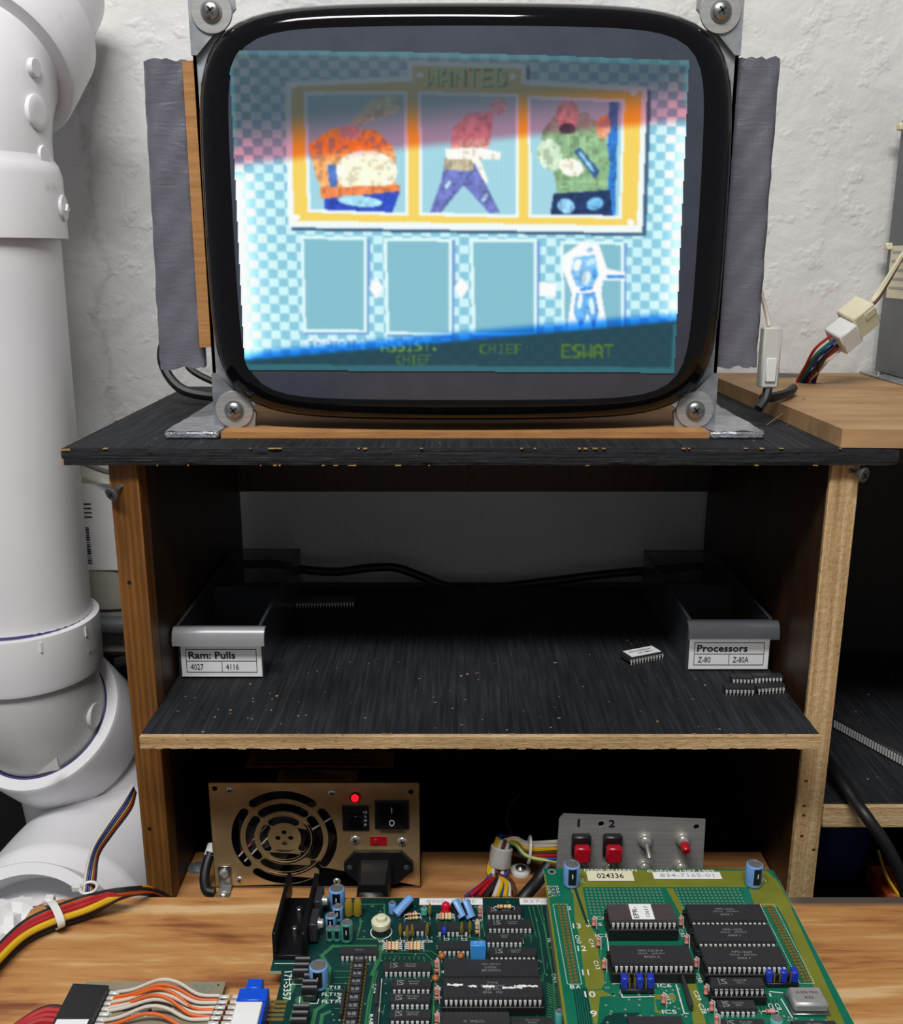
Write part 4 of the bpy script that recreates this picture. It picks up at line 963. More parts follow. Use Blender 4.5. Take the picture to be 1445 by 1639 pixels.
# rolled rims of the grille openings
for r in (29.8, 19.6):
    m = MB(); m.tube([F_(fx + r * math.cos(2 * math.pi * k / 64), 44.8 + r * math.sin(2 * math.pi * k / 64), .05) for k in range(65)], .0004, 6); m.build('grille_ridge', M['psu'], psu)
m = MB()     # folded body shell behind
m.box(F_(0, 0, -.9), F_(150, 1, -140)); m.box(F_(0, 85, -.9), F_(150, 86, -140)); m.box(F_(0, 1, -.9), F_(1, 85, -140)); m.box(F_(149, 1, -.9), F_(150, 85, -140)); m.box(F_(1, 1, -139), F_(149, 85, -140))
m.build('shell', M['speaker'], psu, label='dark shell')  # shell coloured much darker than the steel front plate
m = MB()
for a in (0.0, 51.4, 102.9, 154.3, 205.7, 257.1, 308.6):
    P = []
    for j, r in enumerate((14, 22, 30, 36.5)):
        for s_ in (-1, 1):
            t_ = R(a + j * 7 + s_ * 18); P.append(F_(fx + r * math.cos(t_), 44.8 + r * math.sin(t_), -6 - (s_ + 1) * 4))
    m.add(P, [(0, 2, 3, 1), (2, 4, 5, 3), (4, 6, 7, 5)])
m.lathe(F_(fx, 44.8, -16), (0, -1, 0), [(.015, 0), (.015, .011), (.013, .012)], 28)
m.build('fan', M['black'], psu)
m = MB().box(F_(2, 2, -20), F_(90, 84, -21)); m.build('fan_frame', M['blackpanel'], psu)
for k, (c_, a, b) in enumerate((('whipvc', (18, 62), (40, 36)), ('redpvc', (20, 58), (34, 44)), ('tin', (72, 40), (90, 28)), ('whipvc', (22, 66), (46, 40)))):
    MB().tube([F_(*a, -3.5), F_(*b, -3.5)], .0006, 6).build('inner_wire', M[c_], psu)
# small fastenings
def pan_screw(u, v, r, par, d=0.0):
    s = MB().lathe(F_(u, v, d), (0, -1, 0), [(r, 0), (r * .95, r * .0 + .0004), (r * .7, .0011), (r * .1, .0014)], 16).build('panel_screw', M['chrome'], par)
    m = MB()
    for a in (20, 110):
        q = Vector((math.cos(R(a)), 0, math.sin(R(a)))) * (r * .55); n_ = Vector((-q.z, 0, q.x)) * .22; c = F_(u, v, d + 1.1)
        m.prism([c + q + n_, c - q + n_, c - q - n_, c + q - n_], (0, -.0004, 0))
    m.build('screw_cross', M['ink'], s)
for u, v in ((15.3, 5.8), (87.5, 8.2), (18.4, 79), (89, 80.4)): pan_screw(u, v, .0028, psu)
for u, v in ((103.2, 46.2), (136.8, 47.6)): pan_screw(u, v, .0036, psu)
led = MB().lathe(F_(104, 11.4), (0, -1, 0), [(.0037, 0), (.0037, .0012), (.003, .0014)], 20).build('led_bezel', M['black'], psu)
MB().lathe(F_(104, 11.4, 1.4), (0, -1, 0), [(.0027, 0), (.0026, .0012), (.0018, .0024), (.0004, .0028)], 20).build('red_led', M['led'], led, label='glowing red indicator light')
bk = MB().box(F_(94.5, 18, 0), F_(113.6, 38, 1.2), .0004).build('breaker', M['black'], psu)
m = MB().box(F_(98.5, 23, 1.2), F_(108.5, 24, 2.2)); m.box(F_(99, 31, 1.2), F_(100, 35.5, 2.4)); m.box(F_(107, 31, 1.2), F_(108, 35.5, 2.4)); m.box(F_(98.8, 26, 1.2), F_(108.2, 36, 1.9), .0003); m.build('breaker_button', M['blackgloss'], bk)
m = MB()
for k, s_ in enumerate(('10', 'A', 'M', 'P')): text(m, s_, F_(111, 23 + k * 3.4, 1.35), .0028 if k == 0 else .0018, .0022, (1, 0, 0), (0, 0, 1), .02)
m.build('lettering', M['silk'], bk)
rk = MB().box(F_(117.6, 13.8, 0), F_(142.2, 36.6, 1.6), .0006).build('rocker_frame', M['black'], psu)
m = MB(); y0_ = UY0
m.prism([F_(121, 16.5, 1.6), F_(121, 16.5, 3.0), F_(121, 26, 2.2), F_(121, 33.5, 4.6), F_(121, 35, 1.6)], (.0178, 0, 0)); m.build('rocker', M['blackgloss'], rk)
m = MB().box(F_(129.6, 18.3, 3.15), F_(130.2, 22.5, 3.0)); P = [F_(129.9 + 1.9 * math.cos(a) * r, 30 + 2.1 * math.sin(a) * r, 3.85 + .33 * (2.1 * math.sin(a) * r)) for r in (1, .72) for a in [2 * math.pi * k / 20 for k in range(20)]]
m.add(P, [(k, (k + 1) % 20, 20 + (k + 1) % 20, 20 + k) for k in range(20)]); m.build('rocker_mark', M['silk'], rk)
m = MB().box(F_(113.8, 43.4, 0), F_(125.8, 50.4, .5)); vs_ = m.build('selector_window', M['red'], psu, label='small red voltage selector switch')
MB().box(F_(116.2, 45, .5), F_(119.4, 49.2, 1.4), .0002).build('selector_slider', M['redpvc'], vs_)
# mains inlet and plug
hexo = [(95, 63), (103, 54), (136, 54), (144.5, 63), (144.5, 69), (133, 80), (106, 80), (95, 69)]
inl = MB().prism([F_(u, v, 0) for u, v in hexo], (0, -.004, 0)).build('mains_inlet', M['black'], psu)
for u in (99, 139.8): MB().lathe(F_(u, 66, 4), (0, -1, 0), [(.002, 0), (.002, .0005), (.001, .0007)], 14).build('inlet_screw', M['darkscrew'], inl)
pg = thing('mains_plug', F_(117, 86, 30), 'black moulded mains plug pushed into the power supply', 'plug')
rg = []
for d, hw_, hh, vc in ((4.3, 12.2, 8.2, 68), (9, 12, 8, 68.3), (18, 11, 8.2, 70), (26, 10.5, 8.5, 73)):
    rg.append([F_(117.3 + sx * hw_, vc + sy * hh, d) for sx, sy in ((-.8, -1), (.8, -1), (1, -.7), (1, .8), (.8, 1), (-.8, 1), (-1, .8), (-1, -.7))])
MB().loft(rg).build('plug_body', M['rubber'], pg)
m = MB().loft([[F_(116 + sx * a, vv + sy * b, d) for sx, sy in ((-.75, -1), (.75, -1), (1, -.5), (1, .6), (.75, 1), (-.75, 1), (-1, .6), (-1, -.5))] for a, b, vv, d in ((10.3, 7.5, 76, 20), (10.2, 7.5, 79, 28), (8.5, 6.5, 86, 33), (6, 5, 96, 34))]); m.build('strain_relief', M['black'], pg)
MB().tube(spline([F_(116, 92, 33), F_(115, 108, 34), F_(112, 122, 31), F_(100, 127, 27)], 6), .0038, 10).build('mains_cord', M['rubber'], pg)
# hold-down bracket with its cable
br = thing('clamp_bracket', F_(10, 86, 8), 'shiny metal clamp bracket holding the left foot of the power supply', 'bracket')
m = MB().box(F_(3.4, 67, .3), F_(12.8, 85.0, 1.4), .0004); m.box(F_(3.4, 84.8, .3), F_(12.8, 85.9, 12.5), .0004); m.build('strap', M['steel'], br)
for p, a in ((F_(7.6, 72.5, 1.4), (0, -1, 0)), (F_(8.2, 84.7, 8), (0, 0, 1))): MB().lathe(p, a, [(.0032, 0), (.0033, .001), (.0022, .002), (.0005, .0024)], 16).build('rivet', M['chrome'], br)
MB().tube(spline([F_(-3.5, 62, -8), F_(-5.5, 68, -2), F_(-6, 75, 4), F_(-4, 81.5, 8), F_(2.0, 83, 9)], 6), .0036, 10).build('ground_cable', M['rubber'], None, label='short thick black cable curling beside the clamp bracket', cat='cable')
MB().tube([F_(-3.0, 60, -14), F_(-4.2, 64.5, -6.5)], .0043, 12).build('cable_sleeve', M['nylon'], None, label='white plastic sleeve end left of the power supply', cat='sleeve')
pb_ = at(317, 1390, Z=-.446); MB().lathe((pb_.x, pb_.y, -.4459), (0, 0, 1), [(.0075, 0), (.0075, .001), (.004, .0012), (.004, .003), (.002, .0038)], 18).build('base_bolt', M['galv'], None, label='bolt with washer on the base plank left of the power supply', cat='bolt')
# orange-brown stickers on the shell top
for (a, b, c_, d_) in ((392, 632, 1229, 1203), (442, 574, 1250, 1233)):
    p0, p1 = at(a, c_, Z=V0), at(b, d_, Z=V0); lb = MB().box((p0.x, p0.y, V0 + .0001), (p1.x, p1.y, V0 + .0003)).build('printed_label', M['brownlabel'], psu); m = MB()
    for k in range(4): yy = p0.y + (p1.y - p0.y) * (.16 + .2 * k); m.box((p0.x + .004, yy, V0 + .0004), (p1.x - .008 - .008 * k, yy + .0018, V0 + .0005))
    m.build('label_print', M['ink'], lb, kind='stuff')

# ================================================================== test panel with buttons
CPY = .60
def G(px, py, d=0.0): return at(px, py, Y=CPY) + Vector((0, -d, 0))
tp = thing('switch_panel', (.126, CPY, -.446), 'small aluminium panel with two red push buttons and toggle switches', 'switch panel')
tl, tr, br_, bl = G(895, 1303), G(1129, 1312), G(1122, 1440), G(885, 1440)
z0 = -.4455
q = [(tl.x + .003, tl.z), (tl.x, tl.z - .004), (G(887, 1440).x, z0), (G(1122, 1440).x, z0), (tr.x, tr.z)]
Mx = Matrix(((1, 0, 0, 0), (0, 0, -1, CPY + .0012), (0, 1, 0, 0), (0, 0, 0, 1)))
hl = [circ(G(962, 1319).x, G(962, 1319).z, .0021), circ(G(1114.5, 1323.6).x, G(1114.5, 1323.6).z, .0021)]
plate(q[::-1], hl, .0012, Mx).build('panel_plate', M['alu'], tp, smooth=0)
MB().box((q[2][0], CPY + .0013, z0), (q[3][0], CPY + .03, z0 + .0012)).build('panel_foot', M['alu'], tp)
for px in (929, 979):
    c = G(px, 1350); b_ = MB().box(c + Vector((-.0066, 0, -.0082)), c + Vector((.0066, -.006, .0088)), .0012).build('button_frame', M['black'], tp)
    MB().box(c + Vector((-.0054, -.006, -.0078)), c + Vector((.0054, -.0125, .004)), .0012).build('red_cap', M['red'], b_)
def nut(c, r, par, mat='steel'): return MB().lathe(c, (0, -1, 0), [(r, 0), (r, .0016), (r * .82, .0022)], 6).build('hex_nut', M[mat], par)
def toggle(px, py, tip, red=False):
    c = G(px, py); s = MB().lathe(c, (0, -1, 0), [(.0056, 0), (.0056, .0008), (.0048, .0009), (.0048, .0026), (.0036, .0028), (.0036, .006), (.0026, .0066)], 20).build('push_switch' if red else 'toggle_switch', M['chrome'], tp)
    if red: MB().lathe(c + Vector((0, -.0062, -.0004)), (0, -1, -.25), [(.0031, 0), (.0031, .005), (.0024, .0062)], 18).build('red_tip', M['red'], s)
    else: MB().tube([c + Vector((0, -.006, 0)), c + Vector((.0004, -.011, -.003)), c + Vector((.0008, -.014, -.0055))], [.0011, .0015, .0017], 10).build('lever', M['chrome'], s)
toggle(1032, 1344, 0); toggle(1092, 1343, 0, True)
for px in (930, 976, 1031, 1089): toggle(px, 1386, 0, px == 1089 and False)
m = MB(); c = G(926, 1317, .0002); text(m, '1', c, .0017, .0062, (1, 0, .05), (0, 0, 1), .03); m.build('handwritten_digit', M['navyink'], tp)
m = MB(); c = G(979, 1318, .0002); text(m, '2', c, .0045, .006, (1, 0, 0), (0, 0, 1), .03); m.build('handwritten_digit', M['navyink'], tp)
# ================================================================== wire harness between the two
wh = thing('wire_harness', at(800, 1425, Z=-.446), 'bundle of coloured wires gathered by a white collar behind the circuit boards', 'wire harness')
cc = at(800, 1368, Y=.63)
cols = ['redpvc', 'redpvc', 'ink', 'ink', 'blupvc', 'blupvc', 'yelpvc', 'yelpvc', 'whipvc', 'brnpvc', 'whipvc', 'blupvc']
ends = [(752, 1434), (766, 1434), (770, 1436), (776, 1436), (745, 1436), (800, 1436), (808, 1436), (795, 1436), (815, 1436), (826, 1434), (790, 1436), (760, 1436)]
for k, (c_, e_) in enumerate(zip(cols, ends)):
    a = 2 * math.pi * k / 12; off = Vector((.0055 * math.cos(a), .004 * math.sin(a), 0)); e0 = at(*e_, Y=.592 + .002 * (k % 3))
    e0.z = max(e0.z, -.4435) if False else e0.z
    MB().tube(spline([cc + off + Vector((.004, .004, .012)), cc + off, cc + off * 1.1 + Vector((-.002, -.006, -.012)), (cc + e0) / 2 + Vector((.002, -.004, -.002)), e0], 6), .0016, 7).build('wire', M[c_], wh)
MB().lathe(cc + Vector((-.0005, -.002, -.008)), (.15, .25, 1), [(.0078, 0), (.0084, .001), (.0084, .014), (.0074, .015), (.006, .0145)], 20, False, False).build('collar', M['frost'], wh)
pe = G(890, 1352)
for k, c_ in enumerate(('whipvc', 'whipvc', 'yelpvc', 'brnpvc', 'redpvc', 'blupvc', 'gypvc')):
    s0 = cc + Vector((.003, .003, .010)) ; mid_ = at(845, 1349 + 5 * k if k < 6 else 1371, Y=.63 - .002 * k); e0 = at(893, 1347 + 5.5 * k, Y=.612)
    MB().tube(spline([s0, (s0 + mid_) / 2 + Vector((0, 0, .003)), mid_, e0], 6), .0014, 6).build('branch_wire', M[c_], wh)
q = at(847, 1360, Y=.625); MB().tube([q + Vector((.002 * math.sin(a) * .4, .010 * math.cos(a) * .8, .0098 * math.sin(a))) for a in [2 * math.pi * k / 20 for k in range(21)]], .0011, 6).build('cable_tie', M['nylon'], wh)
MB().tube(spline([at(832, 1270, Y=.70), at(815, 1290, Y=.68), at(811, 1315, Y=.66), at(822, 1340, Y=.64)], 8), .0008, 6).build('thin_wire', M['brnpvc'], wh)
p = at(833, 1396, Z=-.446); bo = thing('mounting_bolt', (p.x, p.y, -.446), 'bolt with white nylon washer on the base plank near the harness', 'bolt')
MB().lathe((p.x, p.y, -.4459), (0, 0, 1), [(.0075, 0), (.0075, .0022), (.004, .0024)], 24).build('nylon_washer', M['nylon'], bo); MB().lathe((p.x, p.y, -.4435), (0, 0, 1), [(.0038, 0), (.0038, .0016), (.002, .003)], 14).build('bolt_head', M['steel'], bo)
MB().tube(spline([at(878, 1385, Y=.595), at(862, 1408, Y=.588), at(840, 1434, Y=.578), at(815, 1470, Y=.57)], 8), .0046, 10).build('thick_black_cable', M['rubber'], None, label='thick black cable slanting down left of the olive circuit board', cat='cable')
# dark speaker can at the back of the lower bay
sp = thing('speaker_magnet', (.085, .82, -.4899), 'round black can with shiny rim deep in the dark lower bay', 'can')
MB().lathe((.10, .82, -.4898), (0, 0, 1), [(.045, 0), (.045, .07), (.040, .074), (.026, .0745), (.026, .11), (.0, .11)], 40).build('can_body', M['speaker'], sp); MB().lathe((.10, .82, -.4156), (0, 0, 1), [(.0265, 0), (.028, .0006), (.0265, .0012)], 40).build('bright_ring', M['gold'], sp)

# ================================================================== right bay: chip rail, cable, blue tub
rl = thing('chip_rail', at(1400, 1200, Z=-.37), 'long black chip rail with silver pins lying on the side cabinet shelf', 'chip rail')
a, b = at(1335, 1165, Z=-.369), at(1480, 1245, Z=-.369); d = (b - a).normalized(); n_ = Vector((-d.y, d.x, 0))
m = MB(); L = (b - a).length
Mx = Matrix(((d.x, n_.x, 0, a.x), (d.y, n_.y, 0, a.y), (0, 0, 1, -.3698), (0, 0, 0, 1)))
MB().box((0, 0, 0), (L, .014, .009), .001, Mx).build('rail', M['chip'], rl)
m = MB()
for k in range(int(L / .00254)): m.box((k * .00254, -.001, .0015), (k * .00254 + .0012, -.0002, .0075), 0, Mx)
m.build('pins', M['tin'], rl, kind='stuff')
MB().tube(spline([at(1322, 1213, Y=.650), at(1345, 1248, Y=.614), at(1366, 1280, Y=.596), at(1390, 1312, Y=.582), at(1425, 1365, Y=.575), at(1447, 1420, Y=.57), at(1460, 1500, Y=.565)], 8), .0042, 12).build('side_cable', M['rubber'], None, label='glossy black cable draped over the side cabinet shelf edge', cat='cable')
tbx = at(1347, 1437, Z=-.47); MB().lathe((tbx.x + .026, .73, -.4998), (0, 0, 1), [(.030, 0), (.0335, .03), (.036, .076), (.0375, .078), (.0365, .080), (.034, .079), (.031, .01), (.001, .008)], 40, True, True).build('blue_tub', M['bluebin'], None, label='blue plastic tub standing under the side cabinet shelf', cat='tub')
m = MB(); p = at(1436, 1434, Y=.66); m.box(p + Vector((-.008, 0, -.03)), p + Vector((.03, .04, .001)), .002); m.box(p + Vector((-.004, .008, .0008)), p + Vector((.02, .02, .006)), .001); m.build('orange_box', M['orapvc'], None, label='orange plastic part peeking out at the far right bench edge', cat='box')
MB().tube(spline([at(1405, 1360, Y=.66), at(1418, 1400, Y=.65), at(1440, 1436, Y=.64)], 6), .0012, 6).build('yellow_wire', M['yelpvc'], None, label='dim yellow wire hanging under the side cabinet shelf', cat='wire')
# ================================================================== circuit boards on the plywood
Z1, Z2 = -.380, -.361                       # top faces of the main board and the upper board
def chip(par, zb, xl, xr, yf, n, W, lift=0.0, marks=(), mat='chip', flat=False, logo=False, frame=True):
    """dual in-line chip; xl,xr,yf locate the front top edge; lift raises it into a socket"""
    body, pins, L = dip_mesh(n, W)
    if mat != 'chip':
        key = (n, W, mat)
        if key not in _DIP: _DIP[key] = body.copy(); _DIP[key].materials.clear()
        body = _DIP[key]
    p = at((xl + xr) / 2, yf, Z=zb + .0042 + lift); c = (p.x, p.y + W / 2 - .0004, zb + lift)
    o = link('integrated_circuit', body, M[mat], par, c)
    q = link('pins', pins, M['tin'], None, (0, 0, 0), kind='stuff'); q.parent = o; q.location = (0, 0, 0)
    if lift > .002:
        m = MB(); hw = W / 2
        for sy in (-1, 1): m.box((-L / 2 - .001, sy * (hw - .001) , -lift + .0003), (L / 2 + .001, sy * (hw + .0016), -.0006), .0003)
        for xx in (-L / 2, -L * .12, L * .16, L / 2 - .001): m.box((xx - .001, -hw + .001, -lift + .0003), (xx + .0022, hw - .001, -.0022))
        s = link('chip_socket', m.mesh('chip_socket', smooth=0), M['socket'], None); s.parent = o; s.location = (0, 0, 0)
    if marks:
        m = MB(); k = len(marks); hgt = min(.0016, W * .17)
        for i, s_ in enumerate(marks):
            text(m, s_, (L * (.0 if not logo else .06), (k / 2 - .5 - i) * hgt * 1.45, .00435), min(L * .34, len(s_) * hgt * .72), hgt)
        if logo: text(m, 'S', (-L * .26, 0, .00435), .003, min(W * .55, .0042)); m.box((-L * .36, -W * .36, .0043), (-L * .36 + .0003, W * .36, .00436))
        t_ = link('marking', m.mesh('marking', smooth=0), M['mark'], None); t_.parent = o; t_.location = (0, 0, 0)
    return o, L
def elcap(par, zb, px, py, r, h, mat='capblue', lean=None, stripe=True, ang=0):
    """electrolytic capacitor standing at pixel px,py of the board surface"""
    p = at(px, py, Z=zb); ax = Vector(lean).normalized() if lean else Vector((0, 0, 1)); b = p + ax * .0008
    if lean: b = p + Vector((0, 0, r * (1 - ax.z) + .001))
    o = MB().lathe(b, ax, [(r * .96, 0), (r, .0006), (r * .97, .0016), (r, .0026), (r, h - .0012), (r * .93, h - .0003), (r * .82, h)], 24, True, False).build('capacitor', M[mat], par)
    MB().lathe(b, ax, [(r * .82, h), (r * .8, h - .0003), (.0001, h - .0003)], 20, False, True).build('vent_top', M['captop'], o)
    if stripe:
        ref = Vector((0, -1, 0)); u = (ref - ax * ref.dot(ax)).normalized(); w_ = ax.cross(u); rs = []
        P = []
        for hh in (.0022, h - .0008):
            for k in range(7): t_ = R(ang - 28 + 56 * k / 6); P.append(b + ax * hh + (u * math.cos(t_) + w_ * math.sin(t_)) * (r * 1.012))
        s = MB(); s.add(P, [(k, k + 1, 8 + k, 7 + k) for k in range(6)]); so = s.build('stripe', M['capblk'], o, recalc=False)
        if r > .003:
            m = MB(); t_ = R(ang); n_ = u * math.cos(t_) + w_ * math.sin(t_); m.box((-.0003, -.00005, -.0014), (.0003, .00005, .0014)); 
            c0 = b + ax * (h * .6) + n_ * (r * 1.02); rt = ax.cross(n_); Mx = Matrix(((rt.x, n_.x, ax.x, c0.x), (rt.y, n_.y, ax.y, c0.y), (rt.z, n_.z, ax.z, c0.z), (0, 0, 0, 1)))
            m.v = [tuple(Mx @ Vector(v)) for v in m.v]; m.build('minus_mark', M['silk'], so)
    return o
def axial(par, zb, p, d, mat, l=.0062, r=.0012, bands=('resband', 'brnpvc', 'gold')):
    """resistor along d, centre p"""
    p = Vector(p); d = Vector(d).normalized()
    o = MB().lathe(p - d * l / 2, d, [(r * .5, 0), (r, .0004), (r, l * .2), (r * .86, l * .26), (r * .86, l * .74), (r, l * .8), (r, l - .0004), (r * .5, l)], 12).build('resistor', M[mat], par)
    for k, b in enumerate(bands): MB().lathe(p - d * l / 2 + d * l * (.1 + .27 * k), d, [(r * 1.02, 0), (r * 1.02, l * .09)], 12, False, False).build('colour_band', M[b], o)
    m = MB(); 
    if abs(d.z) < .5:
        for s_ in (-1, 1): m.tube([p + d * s_ * l / 2, p + d * s_ * (l / 2 + .0014), p + d * s_ * (l / 2 + .0018) + Vector((0, 0, -.0008)), Vector((p.x, p.y, zb)) + d * s_ * (l / 2 + .0018)], .00028, 6)
    else: m.tube([p + d * l / 2, p + d * (l / 2 + .001), p + d * (l / 2 + .001) + Vector((.0012, -.0012, 0)), Vector((p.x + .0014, p.y - .0016, zb))], .0003, 6); 
    m.build('leads', M['tin'], o); return o
def drop(par, zb, px, py, r, h, mat, flatx=.5, name='ceramic_capacitor'):
    """dipped capacitor: flattened drop on two leads"""
    p = at(px, py, Z=zb); rg = []
    for k in range(7):
        t_ = k / 6; rr = r * math.sin(math.pi * (.06 + .88 * t_)) ** .6
        rg.append([Vector((p.x + rr * flatx * math.cos(a), p.y + rr * math.sin(a) * (1 if flatx < 1 else .5), zb + .0014 + h * t_)) for a in [2 * math.pi * j / 12 for j in range(12)]])
    o = MB().loft(rg).build(name, M[mat], par); m = MB()
    for s_ in (-.5, .5): m.cyl((p.x, p.y + s_ * r, zb), (p.x, p.y + s_ * r, zb + .002), .0003, n=6)
    m.build('leads', M['tin'], o); return o
def silk_text(mb, s, px, py, w_, h, zb, xd=(1, 0, 0)):
    p = at(px, py, Z=zb); xd = Vector(xd); text(mb, s, p, w_, h, xd, (-xd.y, xd.x, 0), .012, .00025)
STK = [0, 0]            # stacking order of printed strokes, so that crossing strokes never share a plane
def line(mb, pts, zb, w_, up=.0002):
    """flat printed or etched stroke through pixel points"""
    P = [at(x, y, Z=zb) + Vector((0, 0, up)) for x, y in pts]
    for a, b in zip(P, P[1:]):
        STK[0] = (STK[0] + 1) % 64; k_ = Vector((0, 0, STK[0] * 3e-6)); a = a + k_; b = b + k_
        d = (b - a).normalized(); n_ = Vector((-d.y, d.x, 0)) * w_ / 2; a2, b2 = a - d * w_ / 2, b + d * w_ / 2; mb.quad(a2 - n_, b2 - n_, b2 + n_, a2 + n_)
def patch(mb, pts, zb, up=.00006):
    STK[1] += 1; mb.add([at(x, y, Z=zb) + Vector((0, 0, up + STK[1] * 6e-6)) for x, y in pts], [tuple(range(len(pts)))])

# ------------------------------------------------------------------ main board
pm = thing('main_circuit_board', (.05, .45, BZ), 'dark green arcade circuit board with black heat sink and red lamp', 'circuit board')
xa, ya = at(462, 1437, Z=Z1).x, at(462, 1437, Z=Z1).y
yn = at(426, 1554, Z=Z1).y; xn = at(453, 1554, Z=Z1).x
yf_ = at(500, 1790, Z=Z1).y
out_ = [(xa, ya), (.185, ya), (.185, yf_), (xn, yf_), (xn, yn), (xa, yn)]
MB().prism([(x, y, Z1 - .0016) for x, y in out_], (0, 0, .0016)).build('board', M['pcb'], pm, smooth=0)
MB().box((xa, yn - .0004, Z1 - .0017), (xn - .001, yn - .0001, Z1 - .0001)).build('cut_edge', M['edge'], pm)
MB().box((xa, ya + .0001, Z1 - .0016), (.184, ya + .0003, Z1 - .0002)).build('cut_edge', M['edge'], pm)
for (x, y) in ((xa + .012, ya - .008), (.175, ya - .01), (xn + .012, yf_ + .02), (.175, yf_ + .02), (.05, .44)): MB().cyl((x, y, BZ), (x, y, Z1 - .0016), .0035, n=12).build('standoff', M['nylon'], pm)
# etched copper under the mask: the long lighter runs
tr_ = MB(); rnd = random.Random(5)
for pts, w_ in (([(458, 1600), (470, 1576), (478, 1560)], .003), ([(470, 1630), (480, 1600), (492, 1608)], .004), ([(500, 1639), (505, 1618), (522, 1606), (527, 1550), (515, 1530), (533, 1515), (600, 1515)], .0022), ([(513, 1639), (516, 1625), (527, 1620)], .002),
               ([(572, 1503), (612, 1504), (610, 1475)], .0012), ([(572, 1499), (577, 1480), (575, 1448), (615, 1448), (617, 1500)], .001), ([(595, 1560), (606, 1538), (610, 1515)], .0022), ([(585, 1639), (590, 1600), (600, 1555), (603, 1535)], .0012), ([(589, 1639), (594, 1600), (604, 1555)], .0008),
               ([(860, 1450), (872, 1490), (876, 1520), (884, 1560), (890, 1639)], .0006), ([(866, 1450), (880, 1530), (888, 1590)], .0006), ([(853, 1452), (864, 1500), (872, 1560)], .0006), ([(846, 1452), (858, 1500)], .0006),
               ([(604, 1522), (690, 1523), (700, 1530), (706, 1560)], .0006), ([(604, 1526), (680, 1527), (694, 1540), (700, 1575)], .0006), ([(758, 1444), (770, 1470), (776, 1500)], .0006), ([(745, 1500), (772, 1505), (774, 1545)], .0007), ([(690, 1540), (696, 1560), (692, 1639)], .0008)):
    line(tr_, pts, Z1, w_)
for k in range(16): line(tr_, [(876, 1575 + k * 4), (882 + k * .5, 1578 + k * 4), (896 + k * .4, 1585 + k * 4)], Z1, .0007)
for k in range(7): line(tr_, [(536, 1555 + 10 * k), (566 - k, 1555 + 10 * k)], Z1, .0006)
for k in range(10): line(tr_, [(610 + k * 7.5, 1532), (608 + k * 7.8, 1536)], Z1, .0006)
for k in range(40):
    x = rnd.uniform(600, 880); y = rnd.uniform(1445, 1625); line(tr_, [(x, y), (x + rnd.uniform(-3, 3), y + rnd.uniform(8, 22))], Z1, .0005)
tr_.build('copper_traces', M['trace'], pm, recalc=False, kind='stuff')
vi = MB()
for k in range(190):
    x = rnd.uniform(520, 905); y = rnd.uniform(1444, 1639); p = at(x, y, Z=Z1)
    if p.x < xn or p.x > .21: continue
    vi.add([(p.x + .00055 * math.cos(a), p.y + .00055 * math.sin(a), Z1 + .00022) for a in [math.pi * j / 4 for j in range(8)]], [tuple(range(8))])
vi.build('vias', M['pad2'], pm, recalc=False, kind='stuff')
sk = MB()
silk_text(sk, '171-5357', 460, 1578, .0215, .0042, Z1, (.12, -1, 0))
for s_, y in (('FLT13', 1581), ('FLT12', 1592), ('FLT11', 1603.5)): silk_text(sk, s_, 530, y, .0098, .0024, Z1)
for s_, x, y in (('RA5', 543, 1598), ('RA9', 599, 1583), ('RA8', 594, 1632), ('CN3', 887, 1566), ('J5', 878, 1505)): silk_text(sk, s_, x, y, .0068 if s_ != 'J5' else .004, .0022, Z1, (.1, -1, 0))
for s_, x, y in (('VR1', 612, 1507), ('+', 664, 1460), ('+', 673, 1469), ('C44', 703, 1556), ('C63', 704, 1597), ('C42', 702, 1583), ('C83', 740, 1497), ('C82', 763, 1473), ('C23', 641, 1507), ('C25', 671, 1508), ('C26', 685, 1507), ('C7', 715, 1504), ('C2', 743, 1504)): silk_text(sk, s_, x, y, .0018 * len(s_), .0022, Z1)
for pts in ([(440, 1543), (470, 1543)], [(464, 1563), (463, 1576), (486, 1576)], [(480, 1597), (479, 1607), (508, 1607), (510, 1600)], [(558, 1585), (551, 1634), (543, 1634), (545, 1626)], [(611, 1568), (605, 1639)], [(600, 1518), (603, 1534)], [(832, 1457), (834, 1466)], [(836, 1502), (838, 1511)], [(686, 1576), (688, 1585)], [(685, 1603), (687, 1612)], [(712, 1598), (711, 1618)]): line(sk, pts, Z1, .0005, .0003)
sk.build('white_print', M['silk'], pm, recalc=False, kind='stuff')
for (a, b, y0_, y1_, s_) in ((671, 772, 1438.5, 1449, '8900  2018E'), (832, 884, 1438.5, 1448.5, '837-7')):
    p0 = at(a, y1_, Z=Z1); p1 = at(b, y0_, Z=Z1); l_ = MB().box((p0.x, p0.y, Z1 + .0002), (p1.x, p1.y, Z1 + .0004)).build('paper_label', M['paper'], pm); m = MB(); text(m, s_, ((p0.x + p1.x) / 2, (p0.y + p1.y) / 2, Z1 + .0005), (p1.x - p0.x) * .78, (p1.y - p0.y) * .5); m.build('label_print', M['greyink'], l_)
